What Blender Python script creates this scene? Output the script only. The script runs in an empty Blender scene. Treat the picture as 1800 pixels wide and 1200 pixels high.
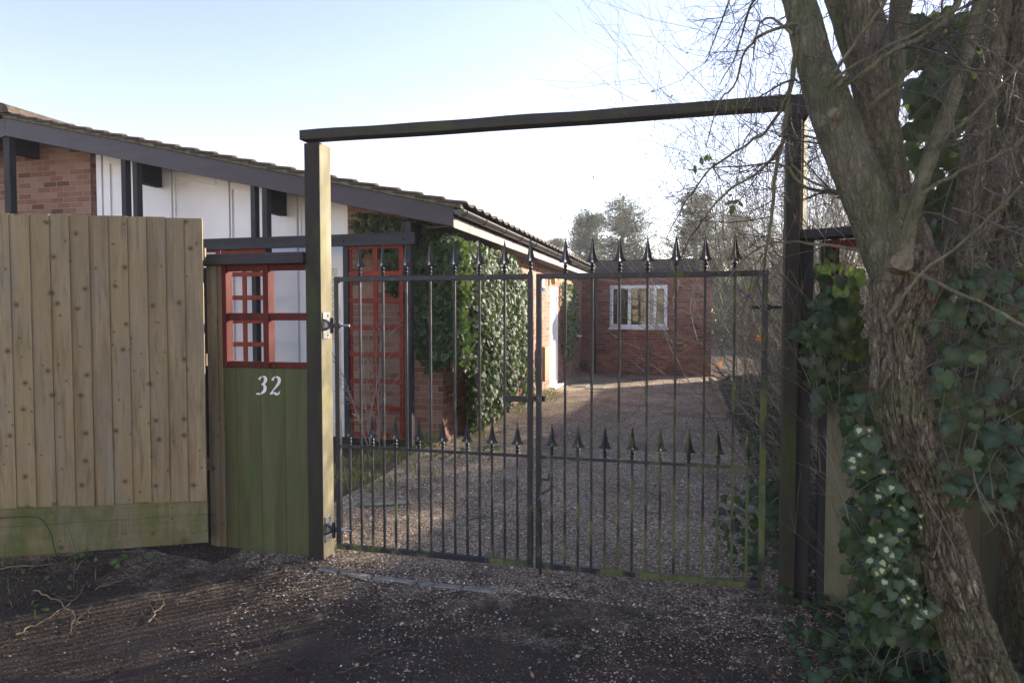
import bpy, bmesh, math, random
import numpy as np
from mathutils import Vector, Matrix
R = math.radians
random.seed(7); rng = np.random.default_rng(7)
sc = bpy.context.scene
COL = sc.collection
# ------------------------------------------------------------------ camera, light
H = 1.6; YAW = R(14.7); PITCH = R(2.25); F = 1200.0
cam = bpy.data.cameras.new('camera'); co = bpy.data.objects.new('camera', cam); COL.objects.link(co)
co.location = (0, 0, H); co.rotation_euler = (math.pi/2 - PITCH, 0, YAW)
cam.sensor_width = 36; cam.lens = 24.0; cam.clip_end = 2000; cam.clip_start = 0.05
sc.camera = co
SUN_EL = R(17.5); SUN_AZ = R(44)          # azimuth from +Y towards +X
w = bpy.data.worlds.new('World'); sc.world = w; w.use_nodes = True
nt = w.node_tree; bg = nt.nodes['Background']
sky = nt.nodes.new('ShaderNodeTexSky'); sky.sky_type = 'NISHITA'; sky.sun_disc = False
sky.sun_elevation = SUN_EL; sky.sun_rotation = SUN_AZ; sky.air_density = 1.0; sky.dust_density = 0.15; sky.ozone_density = 1.5
tint = nt.nodes.new('ShaderNodeMix'); tint.data_type = 'RGBA'; tint.blend_type = 'MULTIPLY'; tint.inputs[0].default_value = 1
tint.inputs[7].default_value = (1.09, 0.85, 0.85, 1); nt.links.new(sky.outputs[0], tint.inputs[6])
nt.links.new(tint.outputs[2], bg.inputs[0]); bg.inputs[1].default_value = 0.115
sl = bpy.data.lights.new('sun', 'SUN'); so = bpy.data.objects.new('sun', sl); COL.objects.link(so)
sl.energy = 4.9; sl.angle = R(0.9); sl.color = (1.0, 0.88, 0.72)
sd = Vector((math.sin(SUN_AZ)*math.cos(SUN_EL), math.cos(SUN_AZ)*math.cos(SUN_EL), math.sin(SUN_EL)))
so.rotation_euler = sd.to_track_quat('Z', 'Y').to_euler(); so.location = (20, 20, 20)
sc.view_settings.view_transform = 'Standard'; sc.view_settings.look = 'None'
sc.view_settings.exposure = 1.97; sc.view_settings.gamma = 1

# ------------------------------------------------------------------ helpers
CM = Matrix.Rotation(YAW, 3, 'Z') @ Matrix.Rotation(math.pi/2 - PITCH, 3, 'X')
def ray(u, v): return CM @ Vector(((u-900)/F, -(v-600)/F, -1))
def W(u, v, Y=None, X=None, Z=None, d=None):
    r = ray(u, v)
    if Y is not None: t = Y/r.y
    elif X is not None: t = X/r.x
    elif Z is not None: t = (Z-H)/r.z
    else: t = d
    return Vector((r.x*t, r.y*t, H+r.z*t))

def hash3(i, j, k, s):
    n = (i*73856093) ^ (j*19349663) ^ (k*83492791) ^ (s*2654435)
    n = (n ^ (n >> 13)) * 1274126177 & 0x7fffffff
    return ((n ^ (n >> 16)) & 0xffff) / 65535.0
def vn(P, s=0):
    P = np.asarray(P, float); I = np.floor(P).astype(np.int64); f = P-I; f = f*f*(3-2*f)
    r = 0
    for a in (0, 1):
        for b in (0, 1):
            for c in (0, 1):
                wt = (f[..., 0] if a else 1-f[..., 0])*(f[..., 1] if b else 1-f[..., 1])*(f[..., 2] if c else 1-f[..., 2])
                r = r + wt*hash3(I[..., 0]+a, I[..., 1]+b, I[..., 2]+c, s)
    return r*2-1
def fbm(P, o=4, s=0):
    P = np.asarray(P, float); r = 0; a = .5
    for k in range(o): r = r+a*vn(P, s+k); P = P*2.03+7.1; a *= .5
    return r

def tagp(o, label=None, cat=None, group=None, kind=None):
    if label: o['label'] = label
    if cat: o['category'] = cat
    if group: o['group'] = group
    if kind: o['kind'] = kind
    return o
def empty(name, loc, label=None, cat=None, group=None):
    o = bpy.data.objects.new(name, None); COL.objects.link(o); o.location = loc; o.empty_display_size = .1
    return tagp(o, label, cat, group)
def world_uv(me):
    n = len(me.loops)
    if n == 0: return
    co_ = np.empty(len(me.vertices)*3, 'f'); me.vertices.foreach_get('co', co_); co_ = co_.reshape(-1, 3)
    li = np.empty(n, 'i'); me.loops.foreach_get('vertex_index', li)
    pn = np.empty(len(me.polygons)*3, 'f'); me.polygons.foreach_get('normal', pn); pn = np.abs(pn.reshape(-1, 3))
    lt = np.empty(len(me.polygons), 'i'); me.polygons.foreach_get('loop_total', lt)
    ax = np.repeat(np.argmax(pn*np.array([1, 1.01, .9]), 1), lt)
    c = co_[li]; uv = np.where((ax == 0)[:, None], c[:, [1, 2]], np.where((ax == 1)[:, None], c[:, [0, 2]], c[:, [0, 1]]))
    l = me.uv_layers.new(name='UVMap'); l.data.foreach_set('uv', uv.astype('f').ravel())
class MB:
    def __init__(s): s.v = []; s.f = []; s.r = []
    def add(s, V, Fc, rnd=None):
        b = len(s.v); s.v += [tuple(p) for p in V]; s.f += [tuple(i+b for i in q) for q in Fc]
        rr = random.random() if rnd is None else rnd
        s.r += [rr]*len(V); return s
    def box(s, x0, x1, y0, y1, z0, z1, rnd=None):
        V = [(x0, y0, z0), (x1, y0, z0), (x1, y1, z0), (x0, y1, z0), (x0, y0, z1), (x1, y0, z1), (x1, y1, z1), (x0, y1, z1)]
        return s.add(V, [(0, 3, 2, 1), (4, 5, 6, 7), (0, 1, 5, 4), (1, 2, 6, 5), (2, 3, 7, 6), (3, 0, 4, 7)], rnd)
    def beam(s, a, b, w_, h_, up=(0, 0, 1), rnd=None, w2=None, h2=None):
        a = Vector(a); b = Vector(b); d = (b-a).normalized(); x = d.cross(Vector(up)).normalized(); y = x.cross(d)
        w2 = w2 or w_; h2 = h2 or h_; V = []
        for p, ww, hh in ((a, w_, h_), (b, w2, h2)):
            for sx, sy in ((-1, -1), (1, -1), (1, 1), (-1, 1)): V.append(p+x*sx*ww/2+y*sy*hh/2)
        return s.add(V, [(0, 1, 2, 3), (7, 6, 5, 4), (0, 4, 5, 1), (1, 5, 6, 2), (2, 6, 7, 3), (3, 7, 4, 0)], rnd)
    def prism(s, poly, y0, y1, rnd=None):      # poly in (x,z), counter-clockwise seen from -Y
        n = len(poly); V = [(x, y0, z) for x, z in poly]+[(x, y1, z) for x, z in poly]
        Fc = [tuple(range(n)), tuple(range(2*n-1, n-1, -1))]+[(i, i+n, (i+1) % n+n, (i+1) % n) for i in range(n)]
        return s.add(V, Fc, rnd)
    def lathe(s, prof, c, n=10, ax='z', star=0, rot=0, rnd=None):
        V = []; c = Vector(c)
        for r, z in prof:
            for k in range(n):
                t = 2*math.pi*k/n+rot; rr = r*(1+star*(1 if k % 2 == 0 else -1))
                p = (rr*math.cos(t), rr*math.sin(t), z)
                if ax == 'x': p = (p[2], p[0], p[1])
                if ax == 'y': p = (p[0], p[2], p[1])
                V.append(c+Vector(p))
        Fc = []
        for i in range(len(prof)-1):
            for k in range(n):
                a = i*n+k; b = i*n+(k+1) % n; Fc.append((a, b, b+n, a+n))
        Fc.append(tuple(reversed(range(n)))); Fc.append(tuple(range((len(prof)-1)*n, len(prof)*n)))
        return s.add(V, Fc, rnd)
    def build(s, name, mat, parent=None, smooth=False, bevel=0, fixn=False):
        me = bpy.data.meshes.new(name)
        off = Vector(parent.matrix_world.translation) if parent is not None else Vector((0, 0, 0))
        off = TOP.get(parent.name, Vector((0, 0, 0))) if parent is not None else off
        me.from_pydata(s.v, [], s.f); me.update()
        if fixn:
            bm = bmesh.new(); bm.from_mesh(me); bmesh.ops.recalc_face_normals(bm, faces=bm.faces); bm.to_mesh(me); bm.free()
        at = me.attributes.new('rnd', 'FLOAT', 'POINT'); at.data.foreach_set('value', s.r)
        world_uv(me)
        return finish(me, name, mat, parent, smooth, bevel)
TOP = {}
def finish(me, name, mat, parent, smooth=False, bevel=0):
    o = bpy.data.objects.new(name, me); COL.objects.link(o)
    me.materials.append(mat)
    if smooth: me.polygons.foreach_set('use_smooth', [True]*len(me.polygons))
    if parent is not None:
        o.parent = parent
        r = parent
        while r.parent is not None: r = r.parent
        # vertices are written in world space; cancel the root's placement
        if parent is r: o.location = -r.location
    if bevel:
        m = o.modifiers.new('bevel', 'BEVEL'); m.width = bevel; m.segments = 2; m.limit_method = 'ANGLE'
        m.harden_normals = False
    return o
def np_mesh(name, V, Fc, mat, parent=None, attrs=None, smooth=False):
    V = np.asarray(V, 'f').reshape(-1, 3); Fc = np.asarray(Fc, 'i'); k = Fc.shape[1]
    me = bpy.data.meshes.new(name); me.vertices.add(len(V)); me.vertices.foreach_set('co', V.ravel())
    me.loops.add(Fc.size); me.loops.foreach_set('vertex_index', Fc.ravel())
    me.polygons.add(len(Fc)); me.polygons.foreach_set('loop_start', np.arange(0, Fc.size, k, dtype='i'))
    me.update(calc_edges=True)
    for a, arr in (attrs or {}).items():
        at = me.attributes.new(a, 'FLOAT', 'POINT'); at.data.foreach_set('value', np.asarray(arr, 'f'))
    return finish(me, name, mat, parent, smooth)
def cat(P, n=6):      # Catmull-Rom through rows of P
    P = np.asarray(P, float); Q = np.vstack([2*P[0]-P[1], P, 2*P[-1]-P[-2]]); out = []
    for i in range(1, len(Q)-2):
        for t in np.linspace(0, 1, n, endpoint=False):
            a, b, c, d = Q[i-1], Q[i], Q[i+1], Q[i+2]
            out.append(.5*((2*b)+(-a+c)*t+(2*a-5*b+4*c-d)*t*t+(-a+3*b-3*c+d)*t**3))
    out.append(P[-1]); return np.array(out)
def tubes(P, Rr, sides=4):      # batch of polylines (N,K,3), radii (N,K)
    P = np.asarray(P, float); N, K, _ = P.shape
    T = np.gradient(P, axis=1); T /= np.linalg.norm(T, axis=2, keepdims=True)+1e-9
    ref = np.where(np.abs(T[:, :1, 2:3]) > .9, np.array([1., 0, 0]), np.array([0, 0, 1.]))
    ref = np.broadcast_to(ref, T.shape)
    A = np.cross(T, ref); A /= np.linalg.norm(A, axis=2, keepdims=True)+1e-9; B = np.cross(T, A)
    th = 2*np.pi*np.arange(sides)/sides
    V = P[:, :, None]+Rr[:, :, None, None]*(np.cos(th)[None, None, :, None]*A[:, :, None]+np.sin(th)[None, None, :, None]*B[:, :, None])
    idx = np.arange(N*K*sides).reshape(N, K, sides)
    a = idx[:, :-1]; b = idx[:, 1:]; a2 = np.roll(a, -1, 2); b2 = np.roll(b, -1, 2)
    Fc = np.stack([a, b, b2, a2], -1).reshape(-1, 4)
    return V.reshape(-1, 3), Fc
def bough(path, sides=40, sub=10, bark=.012, seed=0, furw=1.0):
    """tapered limb with furrowed bark; path rows x,y,z,r"""
    C = cat(path, sub); P = C[:, :3]; r = C[:, 3]
    T = np.gradient(P, axis=0); T /= np.linalg.norm(T, axis=1, keepdims=True)
    A = np.cross(T, [0.3, 1, .1]); A /= np.linalg.norm(A, axis=1, keepdims=True); B = np.cross(T, A)
    s = np.concatenate([[0], np.cumsum(np.linalg.norm(np.diff(P, axis=0), axis=1))])
    th = 2*np.pi*np.arange(sides)/sides
    S, TH = np.meshgrid(s, th, indexing='ij'); Rg = r[:, None]
    cx = np.cos(TH)*Rg; cy = np.sin(TH)*Rg; tw = S*1.2; cw = .006*vn(np.stack([cx*20, cy*20, S*9], -1), seed+9)
    q = np.stack([(cx+cw)*42+np.sin(tw*3)*.5, (cy+cw)*42, S*8], -1)
    wob = fbm(np.stack([cx*9, cy*9, S*4.5], -1), 3, seed+5)
    fur = np.maximum(1-np.abs(vn(q, seed)+.25*vn(q*3.1, seed+7))*3.0, 1-np.abs(vn(q*np.array([2.1, 2.1, 2.6])+5, seed+1))*3.2-.15); fur = np.clip(fur, -1, 1)
    fur2 = fbm(np.stack([cx*80, cy*80, S*26], -1), 3, seed+3)*1.6
    Rd = Rg*(1+.22*wob)+bark*(-.9*np.maximum(fur, 0)**2+.35*fur2)*np.clip(Rg/.08, .2, 1)
    V = P[:, None]+Rd[..., None]*(np.cos(TH)[..., None]*A[:, None]+np.sin(TH)[..., None]*B[:, None])
    n = len(P); idx = np.arange(n*sides).reshape(n, sides)
    a = idx[:-1]; b = idx[1:]; Fc = np.stack([a, np.roll(a, -1, 1), np.roll(b, -1, 1), b], -1).reshape(-1, 4)
    fa = np.maximum(fur, 0)**1.3*furw
    return V.reshape(-1, 3), Fc, fa.ravel()
def join_np(parts):
    V = []; Fc = []; A = []; b = 0
    for v, f, a in parts: V.append(v); Fc.append(f+b); A.append(a); b += len(v)
    return np.vstack(V), np.vstack(Fc), np.concatenate(A)

def grow(starts, levels, K=6, up=0.0, seed=1, kids=(4, 4, 3), ratio=.5, jit=.25, spread=1.0, droop=0.0):
    """starts: list of (pos, dir, length, radius). returns (N,K,3),(N,K)"""
    g = np.random.default_rng(seed); P = []; Rr = []
    cur = starts
    for lv in range(levels):
        nxt = []
        for p, d, L, r in cur:
            d = np.array(d, float); d /= np.linalg.norm(d)+1e-9; pts = [np.array(p, float)]
            for k in range(K-1):
                d = d+g.normal(0, jit, 3)*.5+np.array([0, 0, up-droop*(lv > 0)])*.25; d /= np.linalg.norm(d)
                pts.append(pts[-1]+d*L/(K-1))
            pts = np.array(pts); P.append(pts); Rr.append(np.linspace(r, max(r*.35, .0008), K))
            if lv < levels-1:
                for c in range(g.poisson(kids[lv])+1):
                    t = g.uniform(.15, 1)*(K-1); i = min(int(t), K-2); q = pts[i]+(pts[i+1]-pts[i])*(t-i)
                    dd = (pts[i+1]-pts[i]); dd /= np.linalg.norm(dd); side = g.normal(0, 1, 3); side -= dd*side.dot(dd)
                    side /= np.linalg.norm(side)+1e-9; an = g.uniform(.5, 1.1)*spread
                    nxt.append((q, dd*math.cos(an)+side*math.sin(an), L*ratio*g.uniform(.5, 1.2), r*.55))
        cur = nxt
    return np.array(P), np.array(Rr)

IVY = np.array([(0, .32, .03), (0, .0, 0), (.24, -.16, -.04), (.52, .04, -.10), (.43, .30, -.05), (.46, .50, -.09), (.24, .66, -.03), (0, 1.0, -.12),
                (-.24, .66, -.03), (-.46, .50, -.09), (-.43, .30, -.05), (-.52, .04, -.10), (-.24, -.16, -.04)])
IVYF = [(0, i, i+1) for i in range(1, 12)]+[(0, 12, 1)]
OVAL = np.array([(0, .5, .04), (0, 0, 0), (.22, .25, -.02), (.25, .6, -.03), (0, 1, -.08), (-.25, .6, -.03), (-.22, .25, -.02)])
OVALF = [(0, i, i+1) for i in range(1, 6)]+[(0, 6, 1)]
def leaves(pos, nrm, size, tmpl=IVY, tf=IVYF, droop=.5, seed=3, tilt=.45, flat=False):
    g = np.random.default_rng(seed); pos = np.asarray(pos, float); N = len(pos)
    n = np.asarray(nrm, float)*np.ones((N, 3)); n = n+g.normal(0, tilt, (N, 3)); n /= np.linalg.norm(n, axis=1, keepdims=True)
    d = g.normal(0, 1, (N, 3))*(1 if flat else .55)+(0 if flat else np.array([0, 0, -droop*2]))
    y = d-n*(d*n).sum(1, keepdims=True); y /= np.linalg.norm(y, axis=1, keepdims=True)+1e-9; x = np.cross(y, n)
    s = np.asarray(size)*np.ones(N)
    cl = g.uniform(.4, 2.2, N)
    s = s*g.choice([.6, .8, 1, 1, 1.15, 1.3], N); V = pos[:, None]+s[:, None, None]*(tmpl[None, :, 0:1]*x[:, None]+tmpl[None, :, 1:2]*y[:, None]+(tmpl[None, :, 2:3]*cl[:, None, None])*n[:, None])
    k = len(tmpl); Fc = (np.arange(N)*k)[:, None, None]+np.array(tf)[None]
    rnd = np.repeat(g.random(N), k); ctr = np.tile(np.array([1.]+[0.]*(k-1)), N)
    return V.reshape(-1, 3), Fc.reshape(-1, 3), {'rnd': rnd, 'ctr': ctr}

# ------------------------------------------------------------------ materials
def mat(name, rough=.6, spec=.5):
    m = bpy.data.materials.new(name); m.use_nodes = True; n = m.node_tree.nodes; b = n['Principled BSDF']
    b.inputs['Roughness'].default_value = rough; b.inputs['Specular IOR Level'].default_value = spec
    return m, m.node_tree, b
class G:
    """tiny node-graph writer"""
    def __init__(s, nt): s.nt = nt
    def n(s, t, **k):
        x = s.nt.nodes.new('ShaderNode'+t)
        for a, v in k.items(): setattr(x, a, v)
        return x
    def set(s, sock, v):
        if isinstance(v, bpy.types.NodeSocket): s.nt.links.new(v, sock)
        elif v is not None:
            if isinstance(v, tuple) and len(v) == 3 and sock.type == 'RGBA': v = v+(1,)
            sock.default_value = v
    def coord(s, kind='Object', scale=(1, 1, 1), loc=(0, 0, 0), rot=(0, 0, 0)):
        c = s.n('TexCoord'); m = s.n('Mapping'); s.set(m.inputs[0], c.outputs[kind]); m.inputs[3].default_value = scale
        m.inputs[1].default_value = loc; m.inputs[2].default_value = rot; return m.outputs[0]
    def noise(s, vec, scale, detail=4, rough=.55, dist=0):
        x = s.n('TexNoise'); s.set(x.inputs['Vector'], vec); x.inputs['Scale'].default_value = scale
        x.inputs['Detail'].default_value = detail; x.inputs['Roughness'].default_value = rough; x.inputs['Distortion'].default_value = dist
        return x.outputs[0]
    def vor(s, vec, scale, feat='F1', out=0, rnd=1):
        x = s.n('TexVoronoi'); x.feature = feat; s.set(x.inputs['Vector'], vec); x.inputs['Scale'].default_value = scale
        x.inputs['Randomness'].default_value = rnd
        return x.outputs[out]
    def ramp(s, f, stops, interp='LINEAR'):
        x = s.n('ValToRGB'); s.set(x.inputs[0], f); e = x.color_ramp.elements; x.color_ramp.interpolation = interp
        while len(e) < len(stops): e.new(.5)
        for i, (p, c) in enumerate(stops):
            e[i].position = p; e[i].color = (c, c, c, 1) if isinstance(c, (int, float)) else tuple(c)+(1,)
        return x.outputs[0]
    def mix(s, f, a, b, mode='MIX'):
        x = s.n('Mix'); x.data_type = 'RGBA'; x.blend_type = mode; x.clamp_factor = True
        s.set(x.inputs[0], f); s.set(x.inputs[6], a); s.set(x.inputs[7], b); return x.outputs[2]
    def math(s, op, a, b=None):
        x = s.n('Math'); x.operation = op; s.set(x.inputs[0], a); s.set(x.inputs[1], b); return x.outputs[0]
    def attr(s, name): x = s.n('Attribute'); x.attribute_name = name; return x.outputs['Fac']
    def bump(s, h, dist, strength=1, prev=None):
        x = s.n('Bump'); s.set(x.inputs['Height'], h); x.inputs['Distance'].default_value = dist; x.inputs['Strength'].default_value = strength
        if prev: s.set(x.inputs['Normal'], prev)
        return x.outputs[0]
    def sep(s, vec): x = s.n('SeparateXYZ'); s.set(x.inputs[0], vec); return x.outputs

def wood(name, cols, grain=(14, 14, 1.1), algae=0.0, alg_col=(.06, .10, .02), knots=0, rough=.75, base_green=None, spec=.3, pale=0):
    m, nt, b = mat(name, rough, spec); g = G(nt); c = g.coord('Object', grain)
    off = g.n('VectorMath'); off.operation = 'ADD'; g.set(off.inputs[0], c)
    cb = g.n('CombineXYZ'); rr = g.attr('rnd'); g.set(cb.inputs[0], g.math('MULTIPLY', rr, 31.)); g.set(cb.inputs[2], g.math('MULTIPLY', rr, 57.))
    g.set(off.inputs[1], cb.outputs[0]); v = off.outputs[0]
    n1 = g.noise(v, 1.2, 5, .6, .6); n2 = g.noise(v, 6, 4, .65)
    col = g.ramp(n1, [(.3, cols[0]), (.5, cols[1]), (.72, cols[2])])
    col = g.mix(g.ramp(n2, [(.35, 0), (.7, .35)]), col, tuple(x*.55 for x in cols[0]))
    col = g.mix(g.math('MULTIPLY', g.math('FRACT', g.math('MULTIPLY', rr, 3.7)), .5), col, tuple(x*.62 for x in cols[1]))
    col = g.mix(g.math('MULTIPLY', g.math('FRACT', g.math('MULTIPLY', rr, 9.1)), .35), col, (cols[2][0]*.95, cols[2][1]*.88, cols[2][2]*.72))
    if pale: col = g.mix(g.ramp(g.noise(g.coord('Object', (1, 1, .3)), 6, 5, .7), [(.5, 0), (.62, pale)]), col, (.34, .31, .22))
    if knots:
        col = g.mix(g.ramp(g.noise(g.coord('Object', (1, 1, .22)), 5.5, 6, .7), [(.48, 0), (.66, .55)]), col, (.20, .19, .165)); col = g.mix(g.ramp(g.noise(g.coord('Object', (1, 1, .12)), 26, 4, .6), [(.55, 0), (.7, .5)]), col, tuple(x*.5 for x in cols[0]))
    h = n2
    if knots:
        kc = g.coord('Object', (7.5, 7.5, 2.4)); ko = g.n('VectorMath'); ko.operation = 'ADD'; g.set(ko.inputs[0], kc)
        g.set(ko.inputs[1], cb.outputs[0])
        uvk = g.coord('UV', (1, 1, 1)); ad = g.n('VectorMath'); ad.operation = 'ADD'; g.set(ad.inputs[0], uvk); cb2 = g.n('CombineXYZ'); g.set(cb2.inputs[1], g.math('MULTIPLY', g.math('GREATER_THAN', rr, .5), .07)); g.set(ad.inputs[1], cb2.outputs[0])
        wn = g.n('TexNoise'); g.set(wn.inputs['Vector'], uvk); wn.inputs['Scale'].default_value = 30; ma = g.n('VectorMath'); ma.operation = 'MULTIPLY_ADD'; g.set(ma.inputs[0], wn.outputs['Color']); ma.inputs[1].default_value = (.014, .014, 0); g.set(ma.inputs[2], ad.outputs[0])
        def v2(sc_): x = g.n('TexVoronoi'); x.voronoi_dimensions = '2D'; x.feature = 'F1'; g.set(x.inputs['Vector'], ma.outputs[0]); x.inputs['Scale'].default_value = sc_; x.inputs['Randomness'].default_value = .8; return x
        va = v2(5.6); kd = g.math('ADD', va.outputs[0], g.ramp(g.sep(va.outputs[1])[0], [(.6, 0), (.68, .3)])); vb = v2(9.0); vb.inputs['Randomness'].default_value = 1; k2 = g.math('ADD', vb.outputs[0], g.ramp(g.sep(vb.outputs[1])[1], [(.35, 0), (.45, .3)]))
        ring = g.ramp(kd, [(.0, 1), (.055, .9), (.075, .35), (.16, 0)])
        col = g.mix(g.math('MULTIPLY', ring, .82), col, (.055, .036, .023))
        col = g.mix(g.ramp(k2, [(.0, .9), (.04, .6), (.09, 0)]), col, (.06, .044, .03))
    if base_green:
        z = g.sep(g.coord('Object'))[2]; mr = g.n('MapRange'); g.set(mr.inputs[0], z); mr.inputs[1].default_value = base_green[0]; mr.inputs[2].default_value = base_green[1]
        mr.inputs[3].default_value = 1; mr.inputs[4].default_value = 0
        f = g.math('MULTIPLY', mr.outputs[0], g.ramp(g.noise(g.coord('Object', (1, 1, .5)), 5, 5, .7), [(.3, .2), (.55, 1)]))
        col = g.mix(f, col, alg_col)
    if algae:
        a = g.noise(g.coord('Object', (1, 1, .35)), 4.5, 6, .7)
        col = g.mix(g.ramp(a, [(.62-algae*.3, 0), (.78-algae*.25, .92)]), col, alg_col)
    g.set(b.inputs['Base Color'], col)
    g.set(b.inputs['Normal'], g.bump(h, .004, .8))
    return m
M = {}
M['fence'] = wood('fence timber', [(.19, .145, .080), (.29, .232, .140), (.38, .325, .215)], (16, 16, 1.3), algae=.10, alg_col=(.16, .17, .06), knots=1.0, base_green=(0.0, .5))
M['gravelboard'] = wood('gravel board timber', [(.15, .13, .07), (.21, .185, .10), (.27, .24, .15)], (1.3, 1.3, 16), algae=.62, alg_col=(.085, .115, .035), knots=.8)
M['fpost'] = wood('fence post timber', [(.15, .12, .08), (.22, .18, .12), (.28, .24, .165)], algae=.15, alg_col=(.07, .08, .035), knots=.8)
M['green'] = wood('algae stained boards', [(.050, .060, .030), (.085, .105, .046), (.145, .135, .078)], (7, 7, .7), algae=.38, alg_col=(.060, .098, .028))
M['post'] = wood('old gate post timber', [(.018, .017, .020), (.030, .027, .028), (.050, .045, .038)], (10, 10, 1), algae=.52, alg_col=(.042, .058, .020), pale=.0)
M['postsun'] = wood('sunlit pale post face', [(.17, .155, .10), (.27, .245, .165), (.36, .33, .24)], (14, 14, 1.2), algae=.48, alg_col=(.19, .20, .06))  # pale copy of the post timber: sunlight put into the colour, algae over it
M['dark'] = wood('dark stained timber', [(.024, .024, .030), (.038, .038, .047), (.056, .056, .066)], (10, 10, 1.5), algae=.06, alg_col=(.05, .06, .025))
M['darkh'] = wood('dark stained rail', [(.024, .024, .030), (.038, .038, .047), (.056, .056, .066)], (1.3, 10, 10), algae=.12, alg_col=(.05, .07, .02))
M['cross'] = wood('mossy crossbar', [(.030, .029, .030), (.045, .043, .042), (.065, .062, .052)], (1.3, 12, 12), algae=.45, alg_col=(.050, .068, .022))
M['red'] = wood('red stained timber', [(.055, .009, .008), (.10, .014, .011), (.14, .024, .017)], (9, 9, 1.5), algae=0)
M['trellis'] = wood('orange red stained trellis', [(.17, .028, .017), (.26, .042, .024), (.32, .064, .034)], (9, 9, 1.5), algae=0)
M['barge'] = wood('brown bargeboard', [(.036, .028, .040), (.050, .040, .056), (.066, .054, .070)], (.6, 8, 8), rough=.5, spec=.4)
M['purlin'] = wood('black purlin', [(.010, .010, .012), (.016, .015, .018), (.024, .022, .025)], (6, 1, 6))
M['concrete'] = None

def brick(name, c1, c2, c3, mort, seed=0):
    m, nt, b = mat(name, .85, .25); g = G(nt); uv = g.coord('UV', (1, 1, 1), (seed*.13, seed*.07, 0))
    br = g.n('TexBrick'); br.offset = .5; br.squash = 1
    nz = g.noise(uv, 9, 4, .6); vm = g.n('VectorMath'); vm.operation = 'MULTIPLY_ADD'; g.set(vm.inputs[0], nz); vm.inputs[1].default_value = (.004, .004, 0); g.set(vm.inputs[2], uv)
    g.set(br.inputs['Vector'], vm.outputs[0]); br.inputs['Scale'].default_value = 1
    br.inputs['Brick Width'].default_value = .225; br.inputs['Row Height'].default_value = .075; br.inputs['Mortar Size'].default_value = .006
    br.inputs['Mortar Smooth'].default_value = .25; br.inputs['Bias'].default_value = 0
    br.inputs['Color1'].default_value = (0, 0, 0, 1); br.inputs['Color2'].default_value = (1, 1, 1, 1); br.inputs['Mortar'].default_value = (.5, .5, .5, 1)
    col = g.ramp(br.outputs['Color'], [(.0, c1), (.35, c2), (.62, c3), (.8, c2), (.97, tuple(x*.55 for x in c1))])
    col = g.mix(g.ramp(g.noise(uv, 45, 5, .7), [(.3, .35), (.7, 0)]), col, tuple(x*.5 for x in c1))
    col = g.mix(g.ramp(g.noise(uv, 1.3, 3), [(.4, 0), (.75, .3)]), col, (.16, .13, .11))
    mc = g.mix(g.noise(uv, 30, 3), mort, tuple(x*.7 for x in mort))
    col = g.mix(br.outputs['Fac'], col, mc); g.set(b.inputs['Base Color'], col)
    h = g.math('SUBTRACT', g.math('MULTIPLY', g.noise(uv, 70, 3), .25), br.outputs['Fac'])
    g.set(b.inputs['Normal'], g.bump(h, .006, .9)); return m
M['brick'] = brick('buff orange brick', (.27, .115, .078), (.33, .165, .11), (.40, .245, .165), (.36, .32, .27))
M['brickred'] = brick('dark red brick', (.19, .058, .042), (.28, .088, .062), (.37, .155, .11), (.26, .19, .15), 3)

def plain(name, col, rough=.5, spec=.5, var=.15, scale=8, bump=0, metal=0):
    m, nt, b = mat(name, rough, spec); g = G(nt); n1 = g.noise(g.coord('Object'), scale, 5, .6)
    g.set(b.inputs['Base Color'], g.mix(g.ramp(n1, [(.3, 0), (.7, 1)]), tuple(x*(1-var) for x in col), tuple(min(1, x*(1+var)) for x in col)))
    b.inputs['Metallic'].default_value = metal
    if bump: g.set(b.inputs['Normal'], g.bump(g.noise(g.coord('Object'), scale*6, 4), bump))
    return m
M['white'] = plain('white plastic', (.85, .85, .86), .35, .5, .06, 2)
M['whitedoor'] = plain('white door plastic', (.86, .86, .87), .35, .5, .04, 3)
M['gutter'] = plain('black gutter plastic', (.03, .03, .032), .28, .6, .4, 10)
M['fascia'] = plain('weathered grey fascia', (.20, .175, .16), .6, .4, .3, 5)
M['soffit'] = plain('dark soffit', (.03, .026, .025), .7)
M['interior'] = plain('brown curtain', (.10, .06, .035), .8, .2, .2, 4)
M['room'] = plain('room wall in reflection ochre', (.13, .12, .05), .9, .2, .6, 3)  # ochre stands in for the yellow-green reflection in the middle pane
M['meter'] = plain('brown meter box', (.42, .24, .16), .6, .4, .1)
M['digit'] = plain('white painted metal digit', (.72, .74, .76), .4, .5, .08, 30)
M['screw'] = plain('dark screw', (.02, .02, .02), .5)
M['galv'] = plain('galvanised steel', (.30, .31, .32), .4, .5, .3, 20, metal=.7)
M['fasciad'] = plain('brown roof trim', (.045, .034, .036), .5, .4, .2)
M['blueglass'] = plain('blue alarm light', (.03, .06, .45), .3)
M['amber'] = plain('amber lamp cover', (.75, .45, .10), .3)
M['rope'] = plain('dark bramble stem', (.03, .035, .02), .6)
M['cutwood'] = plain('sawn branch end', (.17, .145, .095), .9, .2, .45, 45, .004)
M['drytwig'] = plain('dry straw coloured twig', (.20, .165, .11), .8, .2, .3, 6)
M['render'] = plain('cream render', (.72, .66, .55), .9, .2, .05, 2); M['asphalt'] = plain('grey asphalt', (.16, .155, .15), .9, .2, .2, 6)
M['conc'] = plain('concrete edging', (.24, .225, .20), .9, .2, .35, 9, .004)
M['slab'] = plain('mossy slab', (.19, .185, .15), .9, .2, .35, 9, .004)
M['alarm'] = plain('cream box', (.6, .6, .55), .5)
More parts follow.
